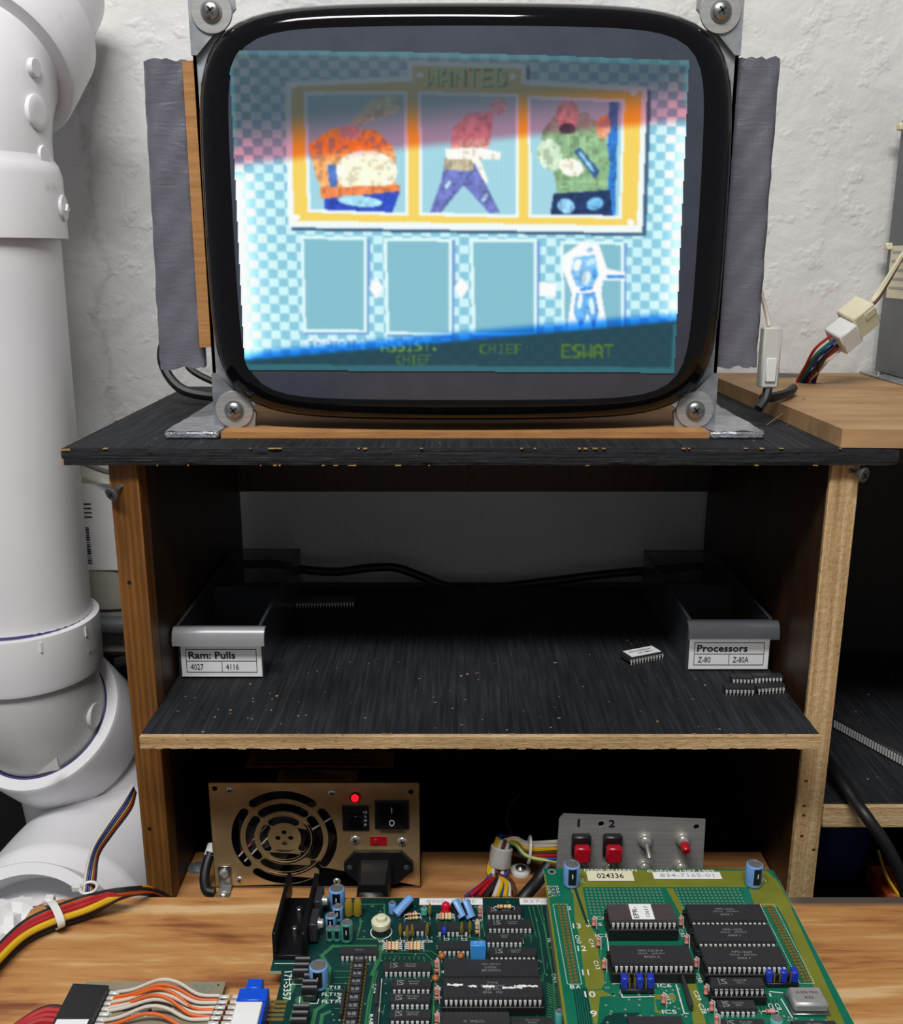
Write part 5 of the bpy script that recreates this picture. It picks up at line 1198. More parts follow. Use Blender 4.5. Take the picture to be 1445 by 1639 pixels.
# chips
for (xl, xr, y, n, mk_) in ((781.6, 831.5, 1460.5, 16, ('74LS259N', '8846BE')), (780.6, 852, 1482, 20, ('74LS374N', '8843BE')), (781, 833.5, 1504, 16, ('74LS74', '8901')), (782.7, 858.5, 1528, 20, ('74LS245N', '8845CC'))):
    chip(pm, Z1, xl, xr, y, n, .0064, marks=mk_, logo=n == 20 or y < 1470)
for (xl, xr, y, n, mk_) in ((614, 690, 1551, 20, ('74LS273N', 'P8846BE')), (630, 686, 1579, 16, ('74LS367N', '8846BE')), (627, 685, 1603, 16, ('74LS139N', '8846BE')), (626, 686, 1629, 16, ('74LS367AN', '8837508'))):
    chip(pm, Z1, xl, xr, y, n, .0064, marks=mk_, logo=True)
for (xl, xr, y, n) in ((634, 689, 1486.5, 14), (697, 752.6, 1487.5, 14), (699.6, 753.6, 1518, 14)): chip(pm, Z1, xl, xr, y, n, .0064)
chip(pm, Z1, 546, 602, 1526, 16, .0064, marks=('MB3615',))
chip(pm, Z1, 712, 861, 1562, 40, .0135, .0, ('NEC JAPAN', 'D7759C', '8813KP012'))
z80, Lz = chip(pm, Z1, 709, 869, 1595.5, 40, .0138, .006, ('Zilog', 'Z0840006PSC', 'Z80 CPU', '8936   MD'))
m = MB(); rnd2 = random.Random(2)       # torn sticker remains on the processor
for (a, b, c_) in ((-.46, -.3, .12), (-.25, -.16, .06), (-.1, .02, .04), (.1, .3, -.02), (.22, .46, .06)):
    n_ = 9; up_ = [(Lz * (a + (b - a) * k / n_), .0138 * (c_ + rnd2.uniform(.02, .09)), .0044) for k in range(n_ + 1)]; dn_ = [(Lz * (a + (b - a) * k / n_), .0138 * (c_ - rnd2.uniform(.0, .07)), .0044) for k in range(n_ + 1)][::-1]; m.add(up_ + dn_, [tuple(range(2 * n_ + 2))])
t_ = link('torn_sticker', m.mesh('torn_sticker', smooth=0), M['paper'], None, kind='stuff'); t_.parent = z80; t_.location = (0, 0, 0)
chip(pm, Z1, 708, 810, 1651, 28, .0138, .0, ('M  YM2151',)); chip(pm, Z1, 822, 884, 1642, 16, .0064, .003, ('NEC JAPAN', 'D4464C'))
# column of resistor blocks between two rows of gold pins
p0 = at(579, 1537, Z=Z1); p1 = at(557, 1660, Z=Z1); cx_ = at(569, 1590, Z=Z1).x
MB().box((cx_ - .0036, p1.y, Z1 + .0003), (cx_ + .0036, p0.y, Z1 + .0018)).build('array_base', M['socket'], pm)
for k in range(11):
    yy = p0.y - .001 - k * .0058
    if yy - .005 < p1.y: break
    b_ = MB().box((cx_ - .0032, yy - .0048, Z1 + .0018), (cx_ + .0032, yy, Z1 + .0042), .0003).build('resistor_block', M['chip'], pm)
    m = MB(); text(m, '8x BB', (cx_, yy - .0024, Z1 + .0043), .0042, .0022, bold=.03); m.build('marking', M['mark'], b_)
m = MB(); k = 0
while p0.y - k * .00254 > p1.y:
    for s_ in (-1, 1): m.box((cx_ + s_ * .0040 - .0004, p0.y - k * .00254 - .0008, Z1), (cx_ + s_ * .0040 + .0004, p0.y - k * .00254, Z1 + .0022))
    k += 1
m.build('gold_pins', M['gold'], pm, kind='stuff')
def sip(par, zb, a, b, h=.0055, w_=.0017, name='resistor_network'):
    A, B_ = at(*a, Z=zb), at(*b, Z=zb); x_ = (A.x + B_.x) / 2
    o = MB().box((x_ - w_ / 2, min(A.y, B_.y), zb + .0012), (x_ + w_ / 2, max(A.y, B_.y), zb + h), .0003).build(name, M['chip'], par); m = MB(); y_ = min(A.y, B_.y) + .001
    while y_ < max(A.y, B_.y): m.box((x_ - .0003, y_, zb), (x_ + .0003, y_ + .0006, zb + .0014)); y_ += .00254
    m.build('pins', M['tin'], o, kind='stuff')
sip(pm, Z1, (552, 1590), (546, 1636)); sip(pm, Z1, (606, 1578), (602, 1618)); sip(pm, Z1, (603, 1625), (600, 1665))
# filters: black ridged blocks
for (px, py) in ((481, 1577), (495, 1605), (478, 1657)):
    p = at(px, py, Z=Z1); o = MB().box((p.x - .0036, p.y, Z1 + .0006), (p.x + .0036, p.y + .0135, Z1 + .0042), .0006).build('noise_filter', M['chip'], pm)
    for k in range(3): MB().loft([[Vector((p.x + sx * .0040, p.y + .0022 + k * .0045 + .0019 * math.cos(a), Z1 + .0048 + .0042 * math.sin(a))) for a in [math.pi * j / 8 for j in range(9)]] for sx in (-1, 1)]).build('rounded_coil', M['black'], o)
# heat sink: upright U channel with bolts, power transistors at its right
hs = at(437, 1537, Z=Z1); he = at(462, 1446, Z=Z1); hx0 = hs.x; hx1 = at(484, 1537, Z=Z1).x + .0022; hy0, hy1 = hs.y, ya - .004; HZ = Z1 + .0175
hk = MB().box((hx0, hy0, Z1 + .0006), (hx1, hy1, Z1 + .0032), .0003).build('heat_sink', M['heatsink'], pm, label='black U-shaped aluminium heat sink')
for xx in (hx0, hx1 - .0024): MB().box((xx, hy0, Z1 + .0032), (xx + .0024, hy1 + .004, HZ), .0004).build('fin', M['heatsink'], hk)
for t_ in (.33, .66): 
    p = Vector(((hx0 + hx1) / 2 + .0005, hy0 + (hy1 - hy0) * t_, Z1 + .0033)); MB().lathe(p, (0, 0, 1), [(.0017, 0), (.0017, .0052), (.0013, .0056)], 14).build('bolt', M['steel'], hk)
for t_ in (.22, .62):
    y_ = hy0 + (hy1 - hy0) * t_; o = MB().box((hx1 + .0001, y_, Z1 + .003), (hx1 + .0046, y_ + .0145, HZ - .003), .0004).build('power_transistor', M['chip'], pm)
    MB().lathe((hx1 + .0046, y_ + .007, HZ - .0075), (1, 0, 0), [(.0034, 0), (.0034, .0008), (.0026, .0009), (.0026, .0026), (.0015, .0032)], 16).build('screw', M['chrome'], o)
# capacitors
for a in ((511, 1578, .0052, .0125), (540, 1452, .0049, .0125), (541, 1472, .0032, .0085), (530, 1486, .0033, .0085)): elcap(pm, Z1, *a)
for a in ((528.5, 1505, .0024, .0078), (540, 1505, .0024, .0078), (555.5, 1505, .0036, .0115)): elcap(pm, Z1, *a, mat='capgreen')
elcap(pm, Z1, 628, 1462, .0023, .0068, stripe=False); elcap(pm, Z1, 679, 1464, .0020, .0045, mat='capcyan', stripe=False)
elcap(pm, Z1, 633, 1470, .0027, .0135, lean=(.62, .62, .35), ang=50)
elcap(pm, Z1, 741, 1473, .0030, .0105, lean=(-.45, .55, .55), ang=-30); elcap(pm, Z1, 754, 1474, .0030, .0105, lean=(-.35, .55, .6), ang=-30); elcap(pm, Z1, 894, 1648, .0022, .0105, mat='capcyan', stripe=False)
# film and ceramic capacitors
for px in (558.5, 572.5):
    p = at(px, 1469, Z=Z1); o = MB().loft([[Vector((p.x + .0024 * w0 * math.cos(a), p.y + .0016 * w0 * math.sin(a) + off, Z1 + .001 + h)) for a in [2 * math.pi * j / 14 for j in range(14)]] for w0, h, off in ((.6, 0, 0), (1, .0012, 0), (1, .0085, .001), (.8, .0105, .0014))]).build('film_capacitor', M['mustard'], pm)
    MB().box((p.x - .0013, p.y + .0005, Z1 + .0112), (p.x + .0013, p.y + .0028, Z1 + .0118), .0002).build('cap_end', M['orangecap'], o)
for (px, py) in ((641, 1503), (652, 1506), (660, 1504), (684, 1501), (688, 1470), (739, 1500), (752, 1498)): drop(pm, Z1, px, py, .0022, .0085, 'olive', .55)
drop(pm, Z1, 711, 1499, .0024, .0052, 'navy', .75, 'tantalum_capacitor')
for (px, py) in ((707, 1537), (737, 1537), (697, 1573)): drop(pm, Z1, px, py, .0022, .0034, 'orangecap', .95)
# red lamp
p = at(713.5, 1462, Z=Z1); o = MB().lathe((p.x, p.y, Z1 + .0006), (0, 0, 1), [(.0031, 0), (.0031, .0008), (.0026, .0009), (.0026, .0046), (.0022, .006), (.0012, .0069), (.0001, .0072)], 20).build('red_lamp', M['leddome'], pm, label='round red lamp')
# trimmer
p = at(610, 1492, Z=Z1); o = MB().lathe((p.x, p.y, Z1 + .0042), (0, 0, 1), [(.0054, 0), (.0056, .0006), (.0056, .0036), (.005, .0042)], 28).build('trimmer', M['ivory'], pm, label='ivory round trimmer knob')
MB().lathe((p.x, p.y, Z1 + .0003), (0, 0, 1), [(.005, 0), (.0048, .0038)], 24).build('trimmer_base', M['black'], o); MB().lathe((p.x + .0003, p.y, Z1 + .0084), (0, 0, 1), [(.0032, 0), (.0030, .0022), (.0022, .0026)], 18).build('knob', M['ivory'], o)
MB().box((p.x - .0022, p.y - .0004, Z1 + .0109), (p.x + .0022, p.y + .0004, Z1 + .0113)).build('slot', M['cream'], o)
m = MB(); m.lathe((p.x, p.y, Z1 + .00012), (0, 0, 1), [(.0064, 0), (.0064, .0001), (.0058, .0001), (.0058, 0)], 28, False, False); m.build('print_ring', M['silk'], o)
# blue box trimmer
p = at(765, 1539, Z=Z1); o = MB().box((p.x - .0043, p.y, Z1 + .0006), (p.x + .0043, p.y + .0046, Z1 + .0102), .0003).build('box_trimmer', M['skyblue'], pm, label='bright blue box-shaped component'); 
for s_ in (-.0022, .0008): MB().box((p.x + s_, p.y + .0012, Z1 + .0102), (p.x + s_ + .0018, p.y + .0034, Z1 + .0107)).build('moulded_pip', M['capblue'], o)
# resistors
for (cx, cy, nrow) in ((628, 1518, 4), (663, 1518, 4), (713, 1469, 3)):
    for k in range(nrow):
        p = at(cx, cy + 4 - 2.9 * k, Z=Z1); axial(pm, Z1, (p.x, p.y, Z1 + .0016), (1, 0, 0), 'tanres', .0072, .0011)
for (cx, cy) in ((660, 1467), (661, 1473)): p = at(cx, cy, Z=Z1); axial(pm, Z1, (p.x, p.y, Z1 + .0016), (1, .12, 0), 'tanres', .0062, .0010)
p = at(807, 1451, Z=Z1 + .006); axial(pm, Z1, (p.x, p.y, Z1 + .0060), (1, 0, 0), 'tanres', .0085, .0013); p = at(740, 1455, Z=Z1); axial(pm, Z1, (p.x, p.y, Z1 + .006), (1, .2, 0), 'tanres', .006, .0012)
for (px, py, mt) in ((768, 1470, 'pinkres'), (763.5, 1496, 'tanres'), (699, 1558, 'pinkres'), (699, 1602, 'pinkres'), (699, 1645, 'pinkres')):
    p = at(px, py, Z=Z1); axial(pm, Z1, (p.x, p.y, Z1 + .0048), (0, .25, 1), mt, .0066, .0014, ('resband', 'brnpvc'))

# ------------------------------------------------------------------ upper board
ub = thing('rom_circuit_board', (.13, .45, Z1), 'olive green circuit board with rows of large black memory chips', 'circuit board')
xl0 = at(870, 1390, Z=Z2); xr0 = at(1229, 1393, Z=Z2); xr1 = at(1246, 1408, Z=Z2); yb2 = xl0.y; yF = at(1000, 1800, Z=Z2).y
MB().prism([(xl0.x, yb2, Z2 - .0016), (xr0.x, yb2 - .001, Z2 - .0016), (xr0.x + .003, yb2 - .002, Z2 - .0016), (xr1.x, xr1.y, Z2 - .0016), (xr1.x, yF, Z2 - .0016), (xl0.x, yF, Z2 - .0016)], (0, 0, .0016)).build('board', M['pcb2'], ub, smooth=0)
for a, b in (((xl0.x - .0002, yF), (xl0.x - .00005, yb2)), ((xr1.x + .00005, yF), (xr1.x + .0002, xr1.y))): MB().box((a[0], a[1], Z2 - .0015), (b[0], b[1], Z2 - .0001)).build('cut_edge', M['edge'], ub)
for (x, y) in ((xl0.x + .006, yb2 - .009), (xr1.x - .008, yb2 - .02), (xl0.x + .006, yF + .02), (xr1.x - .008, yF + .02)): MB().cyl((x, y, Z1 + .0001), (x, y, Z2 - .0017), .003, n=12).build('standoff', M['nylon'], ub)
pr = MB()       # copper pour areas
for q in ([(925, 1391), (1227, 1394.5), (1243, 1409), (1268, 1452), (1208, 1452), (1198, 1420), (932, 1420), (934, 1430), (916, 1430), (908, 1415)],
          [(917, 1430), (926, 1420), (932, 1420), (943, 1480), (955, 1498), (958, 1530), (965, 1548), (967, 1575), (962, 1583), (938, 1584), (926, 1494), (920, 1474)], [(1243, 1409), (1252, 1423), (1352, 1639), (1327, 1639), (1258, 1475), (1244, 1452), (1262, 1452)],
          [(1066, 1422), (1077, 1422), (1100, 1466), (1090, 1466)], [(870.5, 1400), (873, 1400), (908, 1639), (903, 1639)], [(940, 1585), (964, 1585), (980, 1594), (960, 1596), (956, 1639), (950, 1639)], [(1098, 1575), (1114, 1575), (1130, 1639), (1110, 1639)], [(1046, 1592), (1080, 1592), (1082, 1602), (1048, 1600), (1052, 1618), (1060, 1619), (1058, 1623), (1048, 1620)]):
    patch(pr, q, Z2)
pr.build('copper_pour', M['pour'], ub, recalc=False, kind='stuff')
tr2 = MB()
for k in range(6): line(tr2, [(918 + 4 * k, 1582), (926 + 4 * k, 1639)], Z2, .0006, .00012)
for k in range(14): line(tr2, [(962 + k * 3, 1639), (970 + k * 3, 1628), (985 + k * 3, 1622)], Z2, .0006, .00012)
line(tr2, [(920, 1422), (939, 1478)], Z2, .0016, .00025); line(tr2, [(948, 1478), (956, 1492)], Z2, .001, .00025)
for k in range(8): line(tr2, [(1200 + 6 * k, 1600), (1206 + 6 * k, 1618)], Z2, .0005, .00012)
tr2.build('copper_traces', M['pcb'], ub, recalc=False, kind='stuff')
# prototyping pad fields
pads = MB(); 
def field(x0, y0, x1, y1, nx, ny):
    A = at(x0, y0, Z=Z2); B_ = at(x1, y1, Z=Z2); sx = (B_.x - A.x) / (nx - 1); sy = (B_.y - A.y) / (ny - 1)
    for j in range(ny):
        for i in range(nx):
            cx, cy = A.x + i * sx, A.y + j * sy
            pads.add([(cx + .0007 * math.cos(a), cy + .0007 * math.sin(a), Z2 + .0003) for a in [math.pi * k / 4 for k in range(8)]], [tuple(range(8))])
field(938, 1424, 1068, 1463, 19, 9); field(1082, 1424, 1198, 1463, 16, 9)
for k in range(60):
    x = rnd.uniform(965, 1100); y = rnd.uniform(1570, 1639); p = at(x, y, Z=Z2); pads.add([(p.x + .0007 * math.cos(a), p.y + .0007 * math.sin(a), Z2 + .0003) for a in [math.pi * j / 4 for j in range(8)]], [tuple(range(8))])
for k in range(40):
    x = rnd.uniform(1150, 1330); y = rnd.uniform(1590, 1639); p = at(x, y, Z=Z2); pads.add([(p.x + .0007 * math.cos(a), p.y + .0007 * math.sin(a), Z2 + .0003) for a in [math.pi * j / 4 for j in range(8)]], [tuple(range(8))])
pads.build('solder_pads', M['pad'], ub, recalc=False, kind='stuff')
g = MB()        # gold connector pad rows
def prow(a, b, n):
    A, B_ = at(*a, Z=Z2), at(*b, Z=Z2)
    for k in range(n): p = A.lerp(B_, k / (n - 1)); g.box((p.x - .0008, p.y - .0008, Z2 + .0001), (p.x + .0008, p.y + .0008, Z2 + .0006))
prow((894, 1449), (915, 1572), 25); prow((901.5, 1449), (922, 1570), 25); prow((1228, 1452), (1288, 1571), 25); prow((1234, 1452), (1294, 1570), 25)
g.build('connector_pads', M['gold'], ub, kind='stuff')
MB().lathe(at(883, 1396, Z=Z2) + Vector((0, 0, .0001)), (0, 0, 1), [(.0026, 0), (.0026, .0002), (.0014, .0002)], 20, False, False).build('mounting_pad', M['pad'], ub); MB().lathe(at(883, 1396, Z=Z2) + Vector((0, 0, .0001)), (0, 0, 1), [(.0014, 0), (.0014, .0001)], 16).build('mounting_hole', M['ink'], ub)
s2 = MB()
silk_text(s2, 'MADE IN JAPAN', 977, 1394.2, .0318, .0033, Z2); silk_text(s2, '© SEGA 1987,1989', 1089, 1395, .041, .0033, Z2)
for s_, x, y, w_ in (('13', 923, 1482.5, .0044), ('12', 931, 1518.5, .0046), ('11', 937, 1557, .0034), ('10', 944, 1592, .0055), ('9', 950, 1623, .0034)): silk_text(s2, s_, x, y, w_, .0042, Z2)
for s_, x, y in (('IC8', 960, 1470), ('IC7', 963, 1498), ('IC6', 1063, 1578), ('IC5', 1071, 1620), ('S1', 963, 1480), ('S1', 1226, 1593), ('A', 925, 1580), ('B', 916, 1580), ('IC17', 1143, 1617)): silk_text(s2, s_, x, y, .0024 * len(s_), .0026, Z2)
for s_, x, y in (('C15', 940, 1478), ('C14', 947, 1510), ('C13', 955, 1545), ('CN3', 925, 1504), ('C32', 1091, 1494), ('C30', 1118, 1566), ('C29', 1116, 1594), ('C28', 1124, 1615), ('CC', 931, 1410), ('C12', 1068, 1600), ('C9', 1234, 1612), ('C8', 1245, 1612), ('CC', 1221, 1408)): silk_text(s2, s_, x, y, .0022 * len(s_), .0024, Z2, (.12, -1, 0))
[silk_text(s2, 'SEGA', 886 + o_, 1427, .0105, .0062, Z2, (.05, -1, 0)) for o_ in (-.6, .6)]; silk_text(s2, '2', 911, 1454, .002, .003, Z2)
def dotted(a, b, n):
    A, B_ = at(*a, Z=Z2), at(*b, Z=Z2)
    for k in range(n): p = A.lerp(B_, (k + .25) / n); q_ = A.lerp(B_, (k + .75) / n); d = (q_ - p).normalized(); n_ = Vector((-d.y, d.x, 0)) * .00025; up = Vector((0, 0, .0003)); s2.quad(p - n_ + up, q_ - n_ + up, q_ + n_ + up, p + n_ + up)
for a, b, n in (((885, 1448), (907, 1448), 10), ((885, 1448), (908, 1576), 44), ((907, 1448), (931, 1576), 44), ((908, 1576), (931, 1576), 10), ((1216, 1448), (1238, 1448), 10), ((1216, 1448), (1280, 1575), 44), ((1238, 1448), (1303, 1575), 44), ((1280, 1575), (1303, 1575), 10)): dotted(a, b, n)
for pts in ([(975, 1469), (968, 1469), (980, 1575), (1110, 1574)], [(1096, 1472), (1091, 1470), (1127, 1573), (1139, 1573)], [(993, 1586), (996, 1597), (1046, 1596)], [(1082, 1577), (1095, 1623), (1101, 1623)], [(1232, 1588), (1252, 1590)], [(1250, 1600), (1268, 1630)]): line(s2, pts, Z2, .0006, .0003)
s2.build('white_print', M['silk'], ub, recalc=False, kind='stuff')
for (a, b, y0_, y1_, s_, ml, mi) in ((941, 1011, 1395.5, 1411, '024336', 'creamlabel', 'ink'), (1047, 1151, 1397, 1408, '834-7165-01', 'paper', 'greyink')):
    p0 = at(a, y1_, Z=Z2); p1 = at(b, y0_, Z=Z2); l_ = MB().box((p0.x, p0.y, Z2 + .0004), (p1.x, p1.y, Z2 + .0006)).build('paper_label', M[ml], ub); m = MB(); text(m, s_, ((p0.x + p1.x) / 2, (p0.y + p1.y) / 2, Z2 + .0007), (p1.x - p0.x) * (.58 if ml == 'creamlabel' else .8), (p1.y - p0.y) * .5, bold=.01); m.build('label_print', M[mi], l_)
# memory chips in sockets
ep, Le = chip(ub, Z2, 975, 1085, 1472, 28, .0138, .008, mat='chip2')
m = MB().box((-Le * .17, -.0064, .0043), (Le * .17, .0064, .0045)); l_ = link('paper_label', m.mesh('paper_label'), M['paper'], None); l_.parent = ep; l_.location = (0, 0, 0)
m = MB(); text(m, 'EPR-', (-Le * .10, -.001, .0046), .0095, .0028, (0, 1, 0), (-1, 0, 0), .01); text(m, '12617', (Le * .08, 0, .0046), .009, .002, (0, 1, 0), (-1, 0, 0)); i_ = link('label_print', m.mesh('label_print', smooth=0), M['ink'], None); i_.parent = l_; i_.location = (0, 0, 0)
chip(ub, Z2, 979, 1113, 1541, 32, .0138, .007, ('MPR-12618-H', 'SEGA   JAPAN', '8905A Z'))
for (xl, xr, y, s_) in ((1108, 1225, 1472, 'MPR-12621'), (1119, 1240, 1506, 'MPR-12625'), (1132, 1258, 1543, 'MPR-12624')): chip(ub, Z2, xl, xr, y, 32, .0138, .007, (s_, 'SEGA   JAPAN', '8904 Y'))
chip(ub, Z2, 1139, 1226.5, 1578, 20, .0066, .006, ('M5M5258P', '85C-L'), logo=True); chip(ub, Z2, 1151, 1210, 1614, 14, .0064, marks=('74LS32N', '8845'), logo=True); chip(ub, Z2, 1158, 1226, 1645, 16, .0064, marks=('74LS138N', '8840BE'), logo=True); chip(ub, Z2, 1275, 1340, 1648, 16, .0064, .002, ('NEC JAPAN', 'D8905'))
chip(ub, Z2, 1004, 1108, 1660, 20, .0138, .001)
elcap(ub, Z2, 914, 1416, .0050, .0135); elcap(ub, Z2, 1205, 1416, .0050, .0135, ang=10)
# crystal can
p0, p1 = at(1272, 1609, Z=Z2 + .006), at(1328, 1609, Z=Z2 + .006); o = MB().box((p0.x, p0.y, Z2 + .0014), (p1.x, p0.y + .0125, Z2 + .0066), .0012).build('oscillator_can', M['alu'], ub, label='shiny metal oscillator can'); MB().box((p0.x - .0008, p0.y - .0008, Z2 + .0004), (p1.x + .0008, p0.y + .0133, Z2 + .0014), .0003).build('can_flange', M['steel'], o)
m = MB(); text(m, '10.000 MHz', ((p0.x + p1.x) / 2, p0.y + .008, Z2 + .0067), .011, .0018); text(m, 'KSS', ((p0.x + p1.x) / 2, p0.y + .0045, Z2 + .0067), .004, .0018); m.build('marking', M['ink'], o)
# jumper headers
for (xs_, y, x0, x1) in (((999.5, 1024, 1041), 1592, 994, 1047), ((1231, 1254, 1271.5), 1582, 1226, 1278)):
    a, b = at(x0, y, Z=Z2), at(x1, y, Z=Z2); o = MB().box((a.x, a.y, Z2 + .0003), (b.x, a.y + .0052, Z2 + .0028), .0003).build('pin_header', M['black'], ub); m = MB(); n = 6
    for k in range(n):
        for yy in (.0012, .0038): xx = a.x + (b.x - a.x) * (k + .5) / n; m.box((xx - .0003, a.y + yy - .0003, Z2 + .0028), (xx + .0003, a.y + yy + .0003, Z2 + .0088))
    m.build('gold_pins', M['gold'], o, kind='stuff')
    for xx in xs_: c = at(xx, y, Z=Z2); j = MB().box((c.x - .0017, a.y + .0002, Z2 + .0029), (c.x + .0017, a.y + .0050, Z2 + .0092), .0005).build('blue_jumper', M['jumper'], o)
a = at(1092, 1572, Z=Z2); sip(ub, Z2, (1092, 1572), (1104, 1622))
for (px, py, mt) in ((950, 1484, 'pinkres'), (957, 1516, 'orangecap'), (966, 1552, 'orangecap'), (1061, 1608, 'pinkres'), (1088.5, 1483, 'pinkres'), (1098, 1513, 'pinkres'), (1113, 1550, 'pinkres'), (1129, 1594, 'orangecap'), (1138, 1620, 'pinkres'), (1146, 1642, 'orangecap')):
    p = at(px, py, Z=Z2); axial(ub, Z2, (p.x, p.y, Z2 + .0034), (0, .2, 1), 'pinkres', .0046, .0012, ('resband',))
p = at(1232, 1623, Z=Z2); axial(ub, Z2, (p.x, p.y, Z2 + .0016), (1, 0, 0), 'pinkres', .005, .0011, ('resband',)); elcap(ub, Z2, 1241, 1650, .0030, .0065, mat='capcyan', stripe=False)
# the ribbon edge of the board-to-board connector, seen between the boards
MB().box((xl0.x + .0005, yF + .02, Z1 + .0001), (xl0.x + .006, at(890, 1462, Z=Z1).y, Z2 - .0017)).build('board_connector', M['tanpcb'], ub)

# ================================================================== edge connector adapter and harness at the lower left
ad = thing('adapter_board', (-.18, .40, BZ), 'tan adapter board with soldered white and orange wires on the plywood', 'adapter board')
ZA = BZ + .006
a0, a1 = at(166, 1571, Z=ZA), at(360, 1576, Z=ZA); ay = at(200, 1720, Z=ZA).y
MB().box((a0.x - .01, ay, ZA - .0016), (a1.x, a0.y, ZA)).build('board', M['tanpcb'], ad)
for x in (a0.x + .01, a1.x - .012): MB().box((x, ay + .002, BZ), (x + .006, a0.y - .004, ZA - .0017)).build('spacer', M['nylon'], ad)
m = MB(); text(m, '-5 VDC', at(216, 1625, Z=ZA) + Vector((0, 0, .0002)), .0125, .003, (1, .05, 0), (-.05, 1, 0)); text(m, '+5 V', at(268, 1613, Z=ZA) + Vector((0, 0, .0002)), .0095, .003, (1, .05, 0), (-.05, 1, 0)); text(m, 'GND', at(246, 1585, Z=ZA) + Vector((0, 0, .0002)), .007, .0022); text(m, '3', at(176, 1623, Z=ZA) + Vector((0, 0, .0002)), .0018, .003); m.build('white_print', M['silk'], ad)
rnd3 = random.Random(9); m = MB()
for (px, py) in [(rnd3.uniform(300, 355), rnd3.uniform(1576, 1590)) for _ in range(26)]: p = at(px, py, Z=ZA); m.box((p.x - .0007, p.y - .0004, ZA + .0001), (p.x + .0007, p.y + .0004, ZA + .0003))
m.build('test_pads', M['pad'], ad, kind='stuff')
m = MB(); a, b = at(197, 1620, Z=ZA), at(247, 1602, Z=ZA); m.box((a.x, a.y, ZA + .0001), (b.x, b.y, ZA + .0002)); m.build('bare_pad_area', M['case'], ad)
for k, (px, py) in enumerate(((200, 1616), (220, 1618), (240, 1618), (224, 1609), (244, 1607), (248, 1601))): p = at(px, py, Z=ZA); MB().lathe((p.x, p.y, ZA + .0002), (0, 0, 1), [(.0011, 0), (.0011, .0002)], 10).build('hole', M['ink'], ad)
# black connector shell with label
bcx = thing('edge_connector', at(130, 1610, Z=BZ), 'black edge connector block with white sticker fed by thick red and yellow wires', 'connector')
ZT = BZ + .0105
t0, t1, t2, t3 = at(117, 1574, Z=ZT), at(174, 1577, Z=ZT), at(150, 1660, Z=ZT), at(80, 1660, Z=ZT)
MB().prism([(t0.x, t0.y, BZ + .0002), (t1.x, t1.y, BZ + .0002), (t1.x - .001, t2.y - .05, BZ + .0002), (t0.x, t3.y - .05, BZ + .0002)], (0, 0, .0103)).build('shell', M['black'], bcx)
a, b = at(88, 1646, Z=ZT), at(132, 1632, Z=ZT); MB().box((t0.x + .0015, a.y - .03, ZT + .0001), (t0.x + .018, b.y, ZT + .0003)).build('sticker', M['paper'], bcx)
for k, (c_, off) in enumerate((('ink', (0, .0)), ('redpvc', (.0, -.006)), ('redpvc', (.001, -.010)), ('yelpvc', (.001, -.016)), ('orapvc', (.002, -.021)), ('redpvc', (-.001, -.003)), ('ink', (.0, -.026)))):
    s0 = Vector((t0.x + .001, t0.y - .014 + off[1], ZT - .0045 + .0006 * (k % 3))); MB().tube(spline([s0, s0 + Vector((-.010, -.001, .001)), s0 + Vector((-.020, -.010, .000)), s0 + Vector((-.030, -.030, -.001)), s0 + Vector((-.034, -.055, -.002 + .0005 * k))], 6), .0021, 8).build('feed_wire', M[c_], bcx)
# solder lugs and wires across the adapter
for k in range(7):
    yl = 1591 + 8.5 * k; xl_, xr_ = 183 - 4.2 * k, 351 - 3.6 * k
    p = at(xl_, yl, Z=ZA); MB().box((t1.x + .0002, p.y - .0011, ZA + .0001), (p.x + .003, p.y + .0011, ZA + .0012), .0003).build('solder_lug', M['tin'], ad)
    q = at(xr_ + 12, yl + 6, Z=ZA); MB().box((q.x - .004, q.y - .0011, ZA + .0001), (q.x + .0016, q.y + .0011, ZA + .0012), .0003).build('solder_lug', M['tin'], ad)
    q2 = at(xr_ + 30, yl + 6, Z=ZA); MB().box((q2.x - .003, q2.y - .0011, ZA + .0001), (q2.x + .004, q2.y + .0011, ZA + .0012), .0003).build('solder_lug', M['tin'], ad)
for k, (c_, y0_, y1_, hp) in enumerate((('whipvc', 1588, 1594, .0055), ('orapvc', 1596, 1601, .0050), ('whipvc', 1604, 1605, .0046), ('orapvc', 1600, 1617, .0062), ('whipvc', 1613, 1613, .0048), ('orapvc', 1609, 1628, .0058), ('whipvc', 1634, 1631, .0050), ('whipvc', 1618, 1621, .0040), ('orapvc', 1643, 1645, .0045))):
    a = at(187 - .5 * (y0_ - 1588), y0_, Z=ZA + .0012); b = at(352 - .45 * (y1_ - 1594), y1_, Z=ZA + .0012); u = b - a
    MB().tube(spline([a, a + u * .16 + Vector((0, .0012, .0012)), a + u * .40 + Vector((0, .0038, hp)), a + u * .58 + Vector((0, .0032, hp * .9)), a + u * .80 + Vector((0, -.0006, .001)), b], 7), .00095, 8).build('jumper_wire', M[c_], ad)
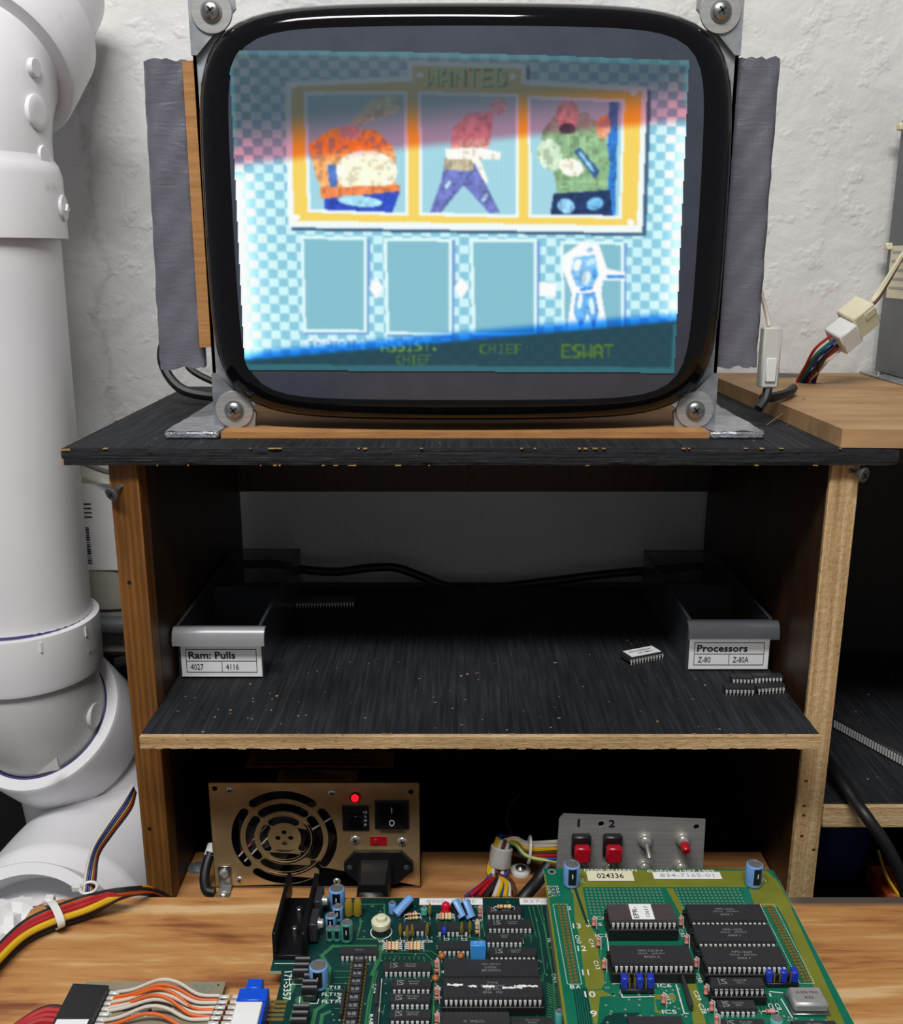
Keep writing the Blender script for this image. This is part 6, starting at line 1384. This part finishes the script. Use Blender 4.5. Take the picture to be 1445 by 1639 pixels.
# blue and white card-edge connector
be = thing('card_edge_connector', at(400, 1610, Z=BZ), 'blue and white connector plugged onto the dark green board edge', 'connector')
ZB = Z1 + .010
c0, c1 = at(397, 1566, Z=ZB), at(422, 1566, Z=ZB); d0, d1_ = at(382, 1600, Z=ZB), at(432, 1600, Z=ZB)
yb3 = c0.y; ym = at(400, 1581, Z=ZB).y; yw = at(400, 1601, Z=ZB).y
MB().box((c0.x, ym, Z1 - .006), (c1.x, yb3, ZB), .0005).build('blue_latch', M['bluecon'], be)
MB().box((c0.x - .003, yw + .0001, Z1 - .006), (c1.x + .0042, ym, ZB), .0005).build('blue_end', M['bluecon'], be)
MB().box((c0.x - .003, yw - .075, Z1 - .006), (c1.x + .0026, yw, ZB - .0005), .0005).build('white_body', M['white'], be); MB().box((c1.x + .0027, yw - .075, Z1 - .006), (c1.x + .0042, yw, ZB - .001), .0003).build('blue_side', M['bluecon'], be)
for k in range(5): p = at(446, 1604 + 7 * k, Z=Z1); MB().box((c1.x + .0043, p.y - .0009, Z1 + .0001), (xn + .006, p.y + .0009, Z1 + .0003)).build('edge_finger', M['gold'], pm)
# main wire bundle over the plywood edge
wb = thing('wire_bundle', at(130, 1470, Z=BZ), 'thick bundle of red, black and yellow wires tied together across the plywood corner', 'wire bundle')
base = [(-30, 1558), (0, 1522), (40, 1485), (88, 1462), (140, 1444), (190, 1429), (235, 1427), (270, 1441), (300, 1468)]
for k, (c_, dy, dz) in enumerate((('ink', -8, .004), ('redpvc', -2, .006), ('redpvc', 4, .0065), ('yelpvc', 12, .007), ('ink', 17, .003), ('redpvc', 7, .003), ('orapvc', -4, .0035), ('ink', 20, .002), ('orapvc', -1, .002), ('redpvc', 14, .004))):
    pts_ = []
    for j, (x, y) in enumerate(base):
        kk = dy * (1.0 if j < 5 else .55)
        if j < 5: q = at(x, y + kk, Z=BZ + .002 + dz)
        else:
            Yq = (.512, .530, .553, .575)[j - 5]; q = at(x, y + kk * .7, Y=Yq)
            if j < 7: q.z = max(q.z, BZ + .003 + dz * .6)
        pts_.append(q)
    MB().tube(spline(pts_, 6), .0020, 8).build('wire', M[c_], wb)
q = at(88, 1466, Z=BZ + .008); dirv = (at(140, 1448, Z=BZ + .008) - at(40, 1489, Z=BZ + .008)).normalized(); nv = Vector((-dirv.y, dirv.x, 0))
o = MB().loft([[q + dirv * s_ * .0022 + nv * (.0118 * math.cos(a)) + Vector((0, 0, .0066 * math.sin(a) + .001)) for a in [2 * math.pi * j / 24 for j in range(24)]] for s_ in (-1, 1)], False, False).build('cable_tie', M['nylon'], wb)
MB().box(q + nv * .0105 + Vector((-.003, -.002, .002)), q + nv * .0105 + Vector((.003, .004, .0065)), .0008).build('tie_head', M['nylon'], o)
# thin loom hanging beside the left upright
tl_ = thing('thin_wire_loom', at(150, 1400, Y=.57), 'thin twist of white, blue and yellow wires hanging left of the brown upright', 'wires')
for k, c_ in enumerate(('whipvc', 'blupvc', 'blupvc', 'yelpvc', 'redpvc', 'ink')):
    pts_ = [at(x + 3.2 * k * sc, y + 2 * k, Y=Yq + .001 * k) for x, y, Yq, sc in ((212, 1258, .625, .3), (196, 1285, .612, .8), (168, 1325, .598, .7), (148, 1358, .588, .6), (138, 1395, .578, .9), (134, 1428, .568, .9), (130, 1452, .556, .8))]
    MB().tube(spline(pts_, 6), .0011, 6).build('wire', M[c_], tl_)
q = at(142, 1421, Y=.569); MB().tube([q + Vector((.0055 * math.cos(a), .005 * math.sin(a), .001 * math.sin(a))) for a in [2 * math.pi * k / 16 for k in range(17)]], .0011, 6).build('cable_tie', M['nylon'], tl_); MB().box(q + Vector((-.011, -.002, -.002)), q + Vector((-.005, .002, .002)), .0005).build('tie_head', M['nylon'], tl_)
